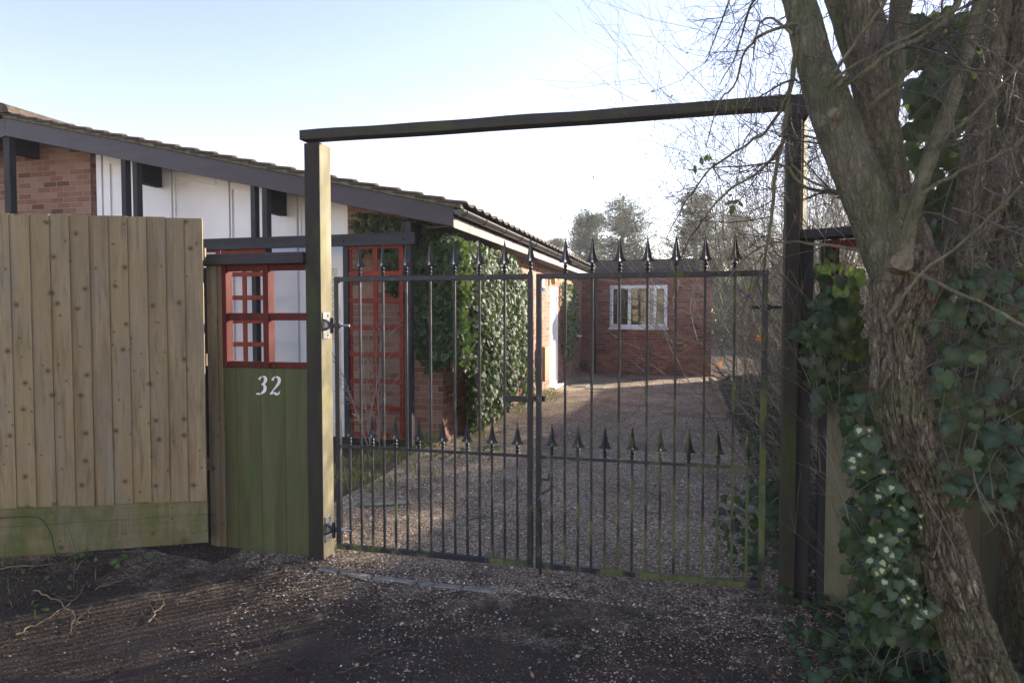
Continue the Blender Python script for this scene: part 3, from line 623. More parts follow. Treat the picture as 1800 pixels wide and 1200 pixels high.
# ------------------------------------------------------------------ screen with number 32
scr = empty('timber_screen', (-2.75, YA, 0), 'narrow timber screen with red lattice top, green boards and the white number 32', 'screen')
def XA(u, Y=YA): return W(u, 600, Y=Y).x
def ZA(u, v, Y=YA): return W(u, v, Y=Y).z
xs0 = XA(396); xs1 = PLX0-.002
zl0 = ZA(470, 645); zc0 = ZA(450, 466); zc1 = ZA(450, 449)
# boards
mb = MB(); nb = 7
for i in range(nb):
    xa = xs0+(xs1-xs0)*i/nb; xb = xs0+(xs1-xs0)*(i+1)/nb; mb.box(xa+.0004, xb-.0004, YA-.012+.0025*(i % 2), YA+.010, ZA(470, 972), zl0-.006)
mb.build('board_panel', M['green'], scr, bevel=.0008)
# lattice frame
fw = .034
mb = MB(); mb.box(xs0, xs0+fw, YA-.03, YA+.04, zl0-.004, zc0)
xm = XA(473); mb.box(xm-.022, xm+.018, YA-.03, YA+.04, zl0-.004, zc0)
zz = [ (zl0-.004, zl0+.036), (ZA(470, 563), ZA(470, 550)), (ZA(470, 476), zc0) ]
for (p, q) in zz:
    mb.box(xs0+fw, xm-.022, YA-.018, YA+.012, p, q); mb.box(xm+.018, xs1, YA-.018, YA+.012, p, q)
mb.build('lattice_frame', M['red'], scr, bevel=.002)
mb = MB(); mb.box(XA(357), xs1+.0, YA-.075, YA+.05, zc0+.001, zc1+.01); mb.build('cap_rail', M['darkh'], scr, bevel=.006)
# stacked pale posts left of the screen
mb = MB(); mb.box(XA(358), XA(369), YA+.0, YA+.08, -.05, zc0-.01); mb.build('post', M['dark'], scr, bevel=.003)
mb = MB(); mb.box(XA(370), XA(387), YA-.03, YA+.05, -.05, zc0); mb.build('post', M['fpost'], scr, bevel=.003)
mb = MB(); mb.box(XA(387)+.001, xs0-.0065, YA-.02, YA+.045, -.05, zc0); mb.build('post', M['fpost'], scr, bevel=.003)
# numerals
def ribbon(pts, x, z, h):
    C = cat(pts, 6); P = C[:, :2]; T = np.gradient(P, axis=0); T /= np.linalg.norm(T, axis=1, keepdims=True)+1e-9; Nn = np.stack([-T[:, 1], T[:, 0]], -1)
    L = P+Nn*C[:, 2:3]/2; Rr = P-Nn*C[:, 2:3]/2; n = len(P); V = []
    for y in (YA-.0165, YA-.0125):
        for q in (L, Rr): V += [(x+p[0]*h, y, z+p[1]*h) for p in q]
    Fc = []
    for i in range(n-1):
        Fc.append((i, i+1, n+i+1, n+i)); Fc.append((2*n+i, 3*n+i, 3*n+i+1, 2*n+i+1)); Fc.append((i, 2*n+i, 2*n+i+1, i+1)); Fc.append((n+i, n+i+1, 3*n+i+1, 3*n+i))
    Fc.append((0, n, 3*n, 2*n)); Fc.append((n-1, 3*n-1, 4*n-1, 2*n-1))
    return V, Fc
h3 = ZA(470, 661)-ZA(470, 692)
D3 = [[(.19, .80, .14), (.24, .90, .10), (.40, .985, .07), (.57, .93, .15), (.60, .78, .19), (.50, .62, .13), (.34, .545, .06)],
      [(.33, .56, .06), (.50, .50, .14), (.57, .34, .20), (.50, .16, .17), (.30, .03, .10), (.12, .0, .10), (-.02, .015, .05)]]
D2 = [[(.20, .78, .15), (.25, .90, .10), (.42, .985, .08), (.60, .92, .16), (.63, .76, .19), (.53, .56, .15), (.30, .30, .08), (.06, .05, .05)],
      [(.03, .02, .08), (.25, .08, .13), (.45, .02, .14), (.60, .07, .08), (.66, .20, .04)]]
for D, u in ((D3, 452), (D2, 475)):
    mb = MB(); x = XA(u); zb = ZA(470, 692)
    for k, st in enumerate(D):
        V, Fc = ribbon(st, x, zb, h3); V = [(p[0], p[1]-k*.0007, p[2]) for p in V]; mb.add(V, Fc)
    dg = mb.build('digit', M['digit'], scr, fixn=True)
    for (q, s_) in (((.42, .975), 0), ((.28, .045), 0)): MB().lathe([(.0035, -.003), (.0035, 0)], (x+q[0]*h3, YA-.0172, zb+q[1]*h3), 8, 'y').build('screw', M['screw'], dg)

# ------------------------------------------------------------------ left board fence
fa = W(367, 962, Z=.05); fa = Vector((fa.x, fa.y, 0)); fb = W(0, 985, Z=.05); fd = (Vector((fb.x, fb.y, 0))-fa).normalized()
fn = Vector((-fd.y, fd.x, 0));
if fn.y > 0: fn = -fn
fen = empty('board_fence', (fa.x, fa.y, 0), 'tall tan featheredge board fence with knots and mossy gravel boards, left of the screen', 'fence')
ztop = 2.225; L = 2.35; nbd = 21
mb = MB()
for i in range(nbd):
    w0 = L/nbd; s0 = i*w0; s1 = s0+w0*1.22
    zt = ztop+random.uniform(-.003, .003); zb = .40+.045*(1-min(1, s0/1.2))*-1+.02+random.uniform(-.006, .006)-.035*min(1, s0/1.4)
    V = []
    for z in (zb, zt):
        for s_, o_ in ((s0, .0165), (s1, .006), (s1, -.004), (s0, -.002)):
            p = fa+fd*s_+fn*(o_+.012); V.append((p.x, p.y, z))
    mb.add(V, [(0, 3, 2, 1), (4, 5, 6, 7), (0, 1, 5, 4), (1, 2, 6, 5), (2, 3, 7, 6), (3, 0, 4, 7)])
mb.build('board_panel', M['fence'], fen, fixn=True)
def onf(s_, o_, z): p = fa+fd*s_+fn*o_; return (p.x, p.y, z)
MB().beam(onf(-.0, .002, .36), onf(L, .002, .33), .022, .16).build('gravel_board', M['gravelboard'], fen, bevel=.004)
MB().beam(onf(-.0, .004, .185), onf(L, .004, .155), .022, .19).build('gravel_board', M['gravelboard'], fen, bevel=.004)
for z in (.6, 1.3, 2.0): MB().beam(onf(.0, -.05, z), onf(L, -.05, z), .04, .08).build('rail', M['fpost'], fen)
MB().beam(onf(1.9, -.09, -.1), onf(1.9, -.09, 2.2), .09, .09, up=(0, 1, 0)).build('post', M['fpost'], fen)
# bramble over the fence foot
C = cat([tuple(W(u, v, d=4.25)) for u, v in ((-20, 912), (40, 908), (72, 912), (88, 935), (95, 962), (100, 978))], 5)
V, Fc = tubes(C[None], np.full((1, len(C)), .0035), 5); tagp(np_mesh('bramble_stem', V, Fc, M['rope']), 'thin dark bramble arching over the gravel boards of the left fence', 'bramble')

# ------------------------------------------------------------------ right fence panel with red frame
ra = Vector((PRX1+.02, YA+.04, 0)); rb = Vector((1.75, 3.55, 0)); rd = (rb-ra).normalized(); rn = Vector((rd.y, -rd.x, 0))
if rn.y > 0: rn = -rn
rf = empty('timber_screen', (ra.x, ra.y, 0), 'ivy covered timber screen with dark cap and red frame, behind the leaning tree', 'screen')
def onr(s_, o_, z): p = ra+rd*s_+rn*o_; return (p.x, p.y, z)
zcap = W(1425, 413, Y=YA+.02).z
MB().beam(onr(.02, .0, -.05), onr(.02, .0, zcap-.03), .075, .075, up=(0, 1, 0)).build('post', M['dark'], rf, bevel=.004)
MB().beam(onr(.115, -.05, -.05), onr(.115, -.05, zcap-.03), .05, .05, up=(0, 1, 0)).build('post', M['dark'], rf, bevel=.004)
MB().beam(onr(-.03, .0, zcap), onr(1.3, .0, zcap), .14, .05).build('cap_rail', M['darkh'], rf, bevel=.005)
mb = MB()
zmid = 1.32
for s_ in (.17, .52, .87, 1.22): mb.beam(onr(s_, 0, zmid), onr(s_, 0, zcap-.03), .035, .04, up=(0, 1, 0))
for z in (zcap-.06,): mb.beam(onr(.15, .004, z), onr(1.25, .004, z), .03, .045)
mb.build('lattice_frame', M['red'], rf)
mb = MB()
for i in range(8): mb.beam(onr(.215+i*.14, .0+.002*(i % 2), 0.0), onr(.215+i*.14, .0+.002*(i % 2), 1.29), .137, .018, up=tuple(rn))
M['oldboard'] = wood('old green grey boards', [(.11, .105, .065), (.17, .165, .105), (.22, .215, .145)], algae=.45, alg_col=(.10, .125, .045))
mb.build('board_panel', M['oldboard'], rf, bevel=.002)

# ------------------------------------------------------------------ bungalow
YB = 7.15
hs = empty('bungalow', (-5, YF, 0), 'brick bungalow with white gable panels, brown bargeboard and ivy covered corner', 'house')
p0 = W(8, 207, Y=YB); p1 = W(797, 364, Y=YB); SL = (p1.z-p0.z)/(p1.x-p0.x); XRG = p0.x
def zr(x): return p0.z+SL*(x-p0.x) if x >= XRG else p0.z-SL*(x-p0.x)
xE = p1.x
xb1 = W(167, 500, Y=YF).x; xb2 = W(612, 500, Y=YF).x; dz = .10
def wallpoly(xa, xb, za=-.1): return [(xa, za), (xb, za), (xb, zr(xb)-dz), (xa, zr(xa)-dz)]
mb = MB(); mb.prism(wallpoly(XRG, xb1), YF, YF+.1); mb.prism([(-13, -.1), (XRG, -.1), (XRG, zr(XRG)-dz), (-13, zr(-13)-dz)], YF, YF+.1)
mb.build('wall', M['brick'], hs)
mb = MB(); mb.prism(wallpoly(xb2, XW), YF, YF+.1); mb.build('wall', M['brick'], hs)
# side wall with door and window openings
def sidewall():
    dY = (14.05, 14.95); wY = (16.55, 17.6); zt = zr(XW)-dz; wz = (1.07, 2.15); dzt = 2.2
    mb = MB(); x0 = XW-.1; x1 = XW
    for y0, y1, za, zb in ((YF+.1, dY[0], -.1, zt), (dY[0], dY[1], dzt, zt), (dY[1], wY[0], -.1, zt), (wY[0], wY[1], -.1, wz[0]), (wY[0], wY[1], wz[1], zt), (wY[1], YG+.2, -.1, zt)):
        mb.box(x0, x1, y0, y1, za, zb)
    mb.build('wall', M['brick'], hs)
    mb = MB(); mb.box(x0-1.0, x0-.95, 13, 18.2, 0, 2.3); mb.build('inner_wall', M['interior'], hs)
    d = MB(); xx = XW-.035
    d.box(xx-.05, xx+.03, dY[0], dY[0]+.07, .05, dzt); d.box(xx-.05, xx+.03, dY[1]-.07, dY[1], .05, dzt); d.box(xx-.05, xx+.03, dY[0]+.07, dY[1]-.07, dzt-.07, dzt); d.box(xx-.05, xx+.03, dY[0]+.07, dY[1]-.07, .05, .15)
    fr = d.build('side_door', M['white'], hs, bevel=.003)
    MB().box(xx-.02, xx, dY[0]+.07, dY[1]-.07, .15, dzt-.07).build('pane', M['white'], fr)
    MB().box(XW+.002, XW+.13, dY[0]-.05, dY[1]+.05, .04, .075).build('door_sill', M['white'], fr, bevel=.004)
    wn = MB(); wn.box(xx-.05, xx+.03, wY[0], wY[0]+.06, *wz); wn.box(xx-.05, xx+.03, wY[1]-.06, wY[1], *wz); wn.box(xx-.05, xx+.03, wY[0]+.06, wY[1]-.06, wz[1]-.06, wz[1]); wn.box(xx-.05, xx+.03, wY[0]+.06, wY[1]-.06, wz[0], wz[0]+.06)
    wo = wn.build('window', M['white'], hs, bevel=.003); MB().box(xx-.02, xx-.014, wY[0]+.06, wY[1]-.06, wz[0]+.06, wz[1]-.06).build('pane', M['glass'], wo)
    MB().box(XW+.002, XW+.12, wY[0]-.04, wY[1]+.04, wz[0]-.04, wz[0]).build('window_sill', M['white'], wo, bevel=.003)
    MB().box(XW+.001, XW+.17, 12.75, 13.2, .32, .98).build('meter_box', M['meter'], hs, bevel=.01)
    b1 = W(952, 494, X=XW+.06); MB().box(XW+.001, XW+.10, b1.y-.1, b1.y+.1, b1.z-.12, b1.z+.12).build('alarm_box', M['alarm'], hs, bevel=.015)
    MB().box(XW+.01, XW+.11, b1.y-.09, b1.y+.09, b1.z-.19, b1.z-.122).build('alarm_lamp', M['blueglass'], hs, bevel=.01)
    b1 = W(973, 492, X=XW+.08); MB().lathe([(.02, .08), (.05, .06), (.055, -.06), (.03, -.10)], (XW+.08, b1.y, b1.z), 12).build('wall_lamp', M['amber'], hs, smooth=True)
sidewall()
# white panelled gable infill
def xf(u): return W(u, 400, Y=YF).x
yp = YF+.05
mb = MB(); 
pan = MB(); pan.prism(wallpoly(xb1+.0, xb2, -.02), yp+.012, yp+.05); pan.build('gable_panel', M['white'], hs)
def mull(u0, u1, y=yp-.03, za=.05, ztop=None):
    x0, x1 = xf(u0), xf(u1); zt0 = zr(x0)-dz if ztop is None else ztop; zt1 = zr(x1)-dz if ztop is None else ztop
    mb.prism([(x0, za), (x1, za), (x1, zt1), (x0, zt0)], y, yp+.011)
for u0, u1 in ((169, 178), (286, 300), (380, 401), (504, 520), (603, 612)): mull(u0, u1)
for u0, u1 in ((179, 191), (301, 305), (402, 405), (522, 526), (274, 284.5), (378, 379.4), (500, 503)): mull(u0, u1, yp-.012)
# sloping head and cill rails
xsn = [xf(u) for u in (191, 274, 305, 378, 405, 500, 526, 603)]
for i in range(0, 8, 2):
    xa, xb = xsn[i], xsn[i+1]; zt0 = zr(xa)-dz; zt1 = zr(xb)-dz
    mb.prism([(xa, zt0-.19), (xb, zt1-.19), (xb, zt1), (xa, zt0)], yp-.02, yp+.0105)
    mb.box(xa, xb, yp-.02, yp+.0105, .05, .13)
mb.build('panel_frame', M['white'], hs, bevel=.004)
# front door
dx0, dx1 = xf(527), xf(602); ztr = W(590, 458, Y=YF).z; zmr = W(590, 612, Y=YF).z
fd_ = MB(); yd = yp-.028
fd_.box(dx0, dx0+.09, yd, yp+.010, .13, ztr); fd_.box(dx1-.09, dx1, yd, yp+.010, .13, ztr); fd_.box(dx0+.09, dx1-.09, yd, yp+.010, ztr-.10, ztr); fd_.box(dx0+.09, dx1-.09, yd, yp+.010, zmr-.08, zmr+.06); fd_.box(dx0+.09, dx1-.09, yd, yp+.010, .13, .25)
fdo = fd_.build('front_door', M['whitedoor'], hs, bevel=.004)
MB().box(dx0+.14, dx1-.14, yp-.012, yp+.009, .30, zmr-.14).build('door_panel', M['whitedoor'], fdo, bevel=.006)
MB().box(dx0+.09, dx1-.09, yp-.004, yp+.004, zmr+.06, ztr-.10).build('pane', M['glass'], fdo)
MB().box(dx0+.2, dx1-.2, yd-.03, yd-.003, ztr-.07, ztr-.055).build('handle', M['galv'], fdo)
for i in range(9):
    z = zmr+.1+i*.1
    if z < ztr-.12: MB().box(dx0+.1, dx1-.1, yp+.006, yp+.010, z, z+.075).build('blind_slat', M['alarm'], fdo)
# dark reveal strips
MB().box(xb1-.03, xb1-.002, YF-.003, YF+.05, -.1, zr(xb1)-dz-.02).build('wall_trim', plain('dark brown trim', (.07, .03, .022), .7), hs)
# bargeboards
mb = MB(); mb.prism([(XRG, p0.z-.235), (xE, p1.z-.215), (xE, p1.z), (XRG, p0.z)], YB, YB+.03)
mb.build('bargeboard', M['barge'], hs, bevel=.003)
mb = MB(); mb.prism([(-13, zr(-13)-.235), (XRG-.003, p0.z-.235), (XRG-.003, p0.z), (-13, zr(-13))], YB, YB+.03); mb.build('bargeboard', M['barge'], hs)
# soffit under verge and roof deck
mb = MB(); YE = 17.75
mb.prism([(XRG, p0.z-.05), (xE-.02, p1.z-.05), (xE-.02, p1.z-.02), (XRG, p0.z-.02)], YB+.031, YE); mb.prism([(-13, zr(-13)-.05), (XRG, p0.z-.05), (XRG, p0.z-.02), (-13, zr(-13)-.02)], YB+.031, YE); mb.build('roof_deck', M['soffit'], hs)
# purlins
for u, v0, v1 in ((70, 236, 280), (285, 292, 330), (504, 336, 380)):
    x = W(u, v1, Y=YF).x; zb = W(u, v1, Y=YF).z; MB().box(x-.09, x, YB+.12, YF, zb, zr(x)-.06).build('purlin', M['purlin'], hs)
x = W(742, 420, Y=YF-.1).x; MB().box(x-.09, x, YB+.06, YF, W(742, 436, Y=YF).z, W(742, 398, Y=YF).z).build('purlin', M['purlin'], hs)
# roof tiles
rf_ = None
def roof():
    nc = 24; parts = []; per = .30; ys = np.arange(YB-.05, YE+.01, per/8); nrm = Vector((-SL, 0, 1)).normalized(); L = (xE-XRG+.1)/nc
    A = []
    def wv(y): t = (y-YB+.05) % per/per; return .026*np.where(t < .45, np.sin(np.pi*t/.45), -.35*np.sin(np.pi*(t-.45)/.55))
    for side in (1, -1):
        for c in range(nc if side > 0 else 10):
            xa = XRG+side*c*L; xb = XRG+side*((c+1)*L+.05); base = .045
            za = zr(xa)+base-.004 if side > 0 else zr(xa)+base; zb = zr(xb)+base+.030
            jit = random.uniform(-.006, .006)
            T = np.stack([np.full_like(ys, xa), ys, za+wv(ys)], -1); Bm = np.stack([np.full_like(ys, xb+jit), ys, zb+wv(ys)], -1); Bl = Bm-np.array([0, 0, .022]); Tl = T-np.array([0, 0, .022])
            V = np.vstack([T, Bm, Bl, Tl]); n = len(ys); F_ = []
            for i in range(n-1):
                F_.append((i, n+i, n+i+1, i+1)); F_.append((n+i, 2*n+i, 2*n+i+1, n+i+1)); F_.append((2*n+i, 3*n+i, 3*n+i+1, 2*n+i+1))
            F_.append((0, 3*n, 2*n, n)); F_.append((n-1, 2*n-1, 3*n-1, 4*n-1)); parts.append((V, np.array(F_), np.zeros(len(V))))
    V, Fc, A = join_np(parts); o = np_mesh('roof', V, Fc, M['tile'], hs, {'rnd': A})
    mb = MB()
    for i in range(24):
        xa = XRG+i*L; xb = xa+L; mb.prism([(xa+.002, zr(xa)+.001), (xb-.002, zr(xb)+.001), (xb-.002, zr(xb)+.055), (xa+.002, zr(xa)+.045)], YB-.035+random.uniform(-.006, .006), YB+.05)
    mb.build('verge_mortar', M['mortar'], o)
    mb = MB(); prof = [(math.cos(t)*.14, math.sin(t)*.13) for t in np.linspace(0, math.pi, 10)]
    for i in range(0, 30):
        y = YB-.06+i*.36; mb.prism([(XRG+px_, p0.z+.05+pz) for px_, pz in prof[::1]], y, y+.355)
    mb.build('ridge_tile', M['tile'], o, fixn=True)
roof()
# fascia and gutter along the side
zg = W(797, 380, Y=YB).z
MB().box(xE-.045, xE-.02, YB+.031, YE, p1.z-.215, p1.z-.02).build('fascia', M['soffit'], hs)
MB().box(XW+.001, xE-.046, YB+.031, YE, p1.z-.215, p1.z-.20).build('soffit', M['soffit'], hs)
zf0 = W(815, 405, X=XW+.12)
MB().box(xE-.019, xE-.002, YB+.035, YE, p1.z-.222, p1.z-.105).build('fascia_board', M['fascia'], hs, bevel=.003)
def gutter():
    r = .062; cx_, cz_ = xE+r+.004, p1.z-.030; mb = MB(); n = 12
    V = []; Fc = []
    th = [math.pi+math.pi*k/n for k in range(n+1)]
    for y in (YB-.02, YE):
        for rr in (r, r-.006):
            for t in th: V.append((cx_+rr*math.cos(t), y, cz_+rr*math.sin(t)))
    q = n+1
    for k in range(n): Fc.append((k, k+1, 2*q+k+1, 2*q+k)); Fc.append((q+k, 3*q+k, 3*q+k+1, q+k+1))
    Fc.append((0, 2*q, 3*q, q)); Fc.append((n, q+n, 3*q+n, 2*q+n)); mb.add(V, Fc, .3)
    V = [(cx_+(r)*math.cos(t), YB-.022, cz_+(r)*math.sin(t)) for t in th]; mb.add(V+[(a_, YB-.016, c_) for a_, b2, c_ in V], [tuple(range(q)), tuple(range(2*q-1, q-1, -1))], .3)
    gt = mb.build('gutter', M['gutter'], hs, smooth=False)
    mb = MB(); y = YB+.1
    while y < YE:
        V = []
        for yy in (y, y+.035):
            for rr in (r+.008, r): V += [(cx_+rr*math.cos(t), yy, cz_+rr*math.sin(t)+.0) for t in th]
        Fc = []
        for k in range(n): Fc += [(k, k+1, 2*q+k+1, 2*q+k), (k, q+k, q+k+1, k+1), (2*q+k, 2*q+k+1, 3*q+k+1, 3*q+k)]
        MB().add(V, Fc).build('gutter_bracket', M['gutter'], gt); y += .92 if int(y*10) % 3 else .75
gutter()

# pergola along the gable
pg = empty('pergola', (-5, YB, 0), 'dark timber posts and bolted rail standing in front of the white gable', 'pergola')
def vpost(u0, u1, v0, Y, z0=-.05, m='dark', ztop=None, dep=.07):
    x0, x1 = W(u0, 420, Y=Y).x, W(u1, 420, Y=Y).x; zt = W(u0, v0, Y=Y).z if ztop is None else ztop
    MB().box(x0, x1, Y, Y+dep, z0, zt).build('post', M[m], pg, bevel=.004)
for u0, u1 in ((10, 21), (215, 223), (235, 243), (441, 449), (461, 470)):
    x = W(u0, 300, Y=YB+.05).x; vpost(u0, u1, 0, YB+.032, ztop=zr(x)-.06, dep=.09)
zr0, zr1 = W(700, 430, Y=YB).z, W(700, 411, Y=YB).z
xa, xb = W(300, 420, Y=YB).x, W(731, 420, Y=YB).x
YR = YB-.02
MB().box(xa, xb, YR-.02, YR+.02, zr0-.005, zr1+.01).build('rail', M['darkh'], pg, bevel=.004)
for u in (440, 463, 602, 708): MB().lathe([(.014, -.012), (.018, -.004), (.018, 0)], (W(u, 420, Y=YR-.02).x, YR-.021, (zr0+zr1)/2), 10, 'y').build('bolt', M['iron'], pg)
for u0, u1, vt in ((602, 611, 0), (711, 722, 0)): vpost(u0, u1, 0, YR+.021, ztop=(zr0 if u0 < 700 else W(711, 390, Y=YB).z), dep=.09)
# trellises
def trellis(u0, u1, v0, v1, cols, rows, label, Y=YR+.05):
    x0, x1 = W(u0, 600, Y=Y).x, W(u1, 600, Y=Y).x; z0, z1 = W((u0+u1)/2, v1, Y=Y).z, W((u0+u1)/2, v0, Y=Y).z
    t = empty('trellis', (x0, Y, z0), label, 'trellis', 'red stained trellises under the dark rail'); w_ = .055
    mb = MB()
    for k in range(cols+1):
        x = x0+(x1-x0-w_)*k/cols; MB().box(x, x+w_, Y, Y+.018, z0, z1).build('upright', M['trellis'], t, bevel=.002)
    for k in range(rows+1):
        z = z0+(z1-z0-w_)*k/rows; MB().box(x0, x1, Y-.018, Y-.001, z, z+w_).build('crosspiece', M['trellis'], t, bevel=.002)
trellis(612, 710, 429, 768, 2, 7, 'tall red trellis against the brick, behind the left iron gate')
trellis(392, 470, 437, 690, 2, 6, 'red trellis seen through the lattice of the screen, left of the dark post')
trellis(300, 388, 437, 690, 2, 6, 'mostly hidden red trellis behind the board fence, only its top edge in view')

# ------------------------------------------------------------------ brick extension at the end of the drive
ex = empty('brick_extension', (-1.2, YG, 0), 'low flat roofed dark red brick extension with white window at the end of the drive', 'building')
xe0, xe1 = XW+.001, W(1250, 600, Y=YG).x; zt = W(1130, 484, Y=YG).z; z2 = W(1130, 458, Y=YG).z
wx0, wx1 = W(1072, 540, Y=YG).x, W(1173, 540, Y=YG).x; wz0, wz1 = W(1120, 576, Y=YG).z, W(1120, 501, Y=YG).z
mb = MB()
for x0, x1, za, zb in ((xe0, wx0, -.1, zt), (wx1, xe1, -.1, zt), (wx0, wx1, -.1, wz0), (wx0, wx1, wz1, zt)): mb.box(x0, x1, YG, YG+.12, za, zb)
mb.box(xe1-.12, xe1, YG+.12, YG+6, -.1, zt); mb.box(xe0-.0, xe0+.1, YG+.12, YG+6, -.1, zt); mb.build('wall', M['brickred'], ex)
MB().box(xe0-.0, xe1+.16, YG-.12, YG+6, zt+.001, zt+.14).build('fascia', M['fasciad'], ex, bevel=.004)
MB().box(xe0-.0, xe1+.20, YG-.16, YG+6, zt+.142, z2+.02).build('roof', M['fasciad'], ex, bevel=.004)
wd = wx1-wx0
wo = MB(); f_ = .085; yy0, yy1 = YG+.02, YG+.08
wo.box(wx0, wx1, yy0, yy1, wz0, wz0+f_); wo.box(wx0, wx1, yy0, yy1, wz1-f_, wz1)
for x in (wx0, wx0+wd*.315, wx0+wd*.635, wx1-f_): wo.box(x, x+f_, yy0, yy1, wz0+f_, wz1-f_)
wf = wo.build('window', M['white'], ex, bevel=.004)
MB().box(wx0-.03, wx1+.03, YG-.06, YG+.02, wz0-.05, wz0-.001).build('sill', M['white'], wf, bevel=.004)
MB().box(wx0+f_, wx1-f_, YG+.05, YG+.055, wz0+f_, wz1-f_).build('pane', M['glass'], wf)
def casement(x0, x1, hinge, ang):
    c = MB(); t = .075; c.box(x0, x1, 0, .05, wz0+.03, wz0+.03+t); c.box(x0, x1, 0, .05, wz1-.03-t, wz1-.03); c.box(x0, x0+t, 0, .05, wz0+.03+t, wz1-.03-t); c.box(x1-t, x1, 0, .05, wz0+.03+t, wz1-.03-t)
    m_ = Matrix.Rotation(R(ang), 3, 'Z'); c.v = [tuple(m_ @ Vector((p[0]-hinge, p[1], p[2]))+Vector((hinge, YG-.035, 0))) for p in c.v]; c.build('casement', M['white'], wf, bevel=.003)
casement(wx0, wx0+.36, wx0, -38); casement(wx1-.36, wx1, wx1, 20)
MB().box(wx0, wx0+wd*.30, YG+.3, YG+.34, wz0-.2, wz1+.2).build('curtain', M['interior'], ex); MB().box(wx0+wd*.66, wx1, YG+.3, YG+.34, wz0-.2, wz1+.2).build('curtain', M['interior'], ex)
MB().box(xe0+.1, xe1-.12, YG+3, YG+3.1, 0, zt).build('inner_wall', M['room'], ex)  # its ochre carries the reflected view of the window
xd = W(1047, 560, Y=YG-.05).x; MB().lathe([(.036, .05), (.036, zt)], (xd, YG-.05, 0), 12).build('downpipe', M['gutter'], ex, smooth=True)
b1 = W(1025, 652, Y=YG-.3); C = cat([(b1.x-.12, b1.y, .0), (b1.x-.12, b1.y, .2), (b1.x-.05, b1.y, .27), (b1.x+.1, b1.y, .27)], 6); V, Fc = tubes(C[None], np.full((1, len(C)), .045), 8)
np_mesh('drain_pipe', V, Fc, M['gutter'], ex)

# ------------------------------------------------------------------ boundary fence behind the hedge, put in as dark backing and to cast shade
bf = empty('boundary_fence', (1.75, 8, 0), 'dark old boundary fence put in behind the twiggy hedge for its shade, right of the drive', 'fence')
mb = MB()
for i in range(95):
    y = 4.25+i*.15; mb.box(1.75, 1.772, y, y+.147, 0, 1.64+random.uniform(-.01, .01))
mb.build('board_panel', M['dark'], bf)
for i in range(8): MB().box(1.79, 1.88, 4.3+i*2, 4.39+i*2, 0, 1.69).build('post', M['dark'], bf)
# edging board of the bed
a = W(1247, 668, Z=.04); b_ = W(1262, 705, Z=.04)
tagp(MB().beam((a.x, a.y, .06), (a.x+.12, 11, .05), .035, .15).build('edging_board', M['fpost']), 'low weathered timber edging board between gravel and bed near the extension', 'edging board')

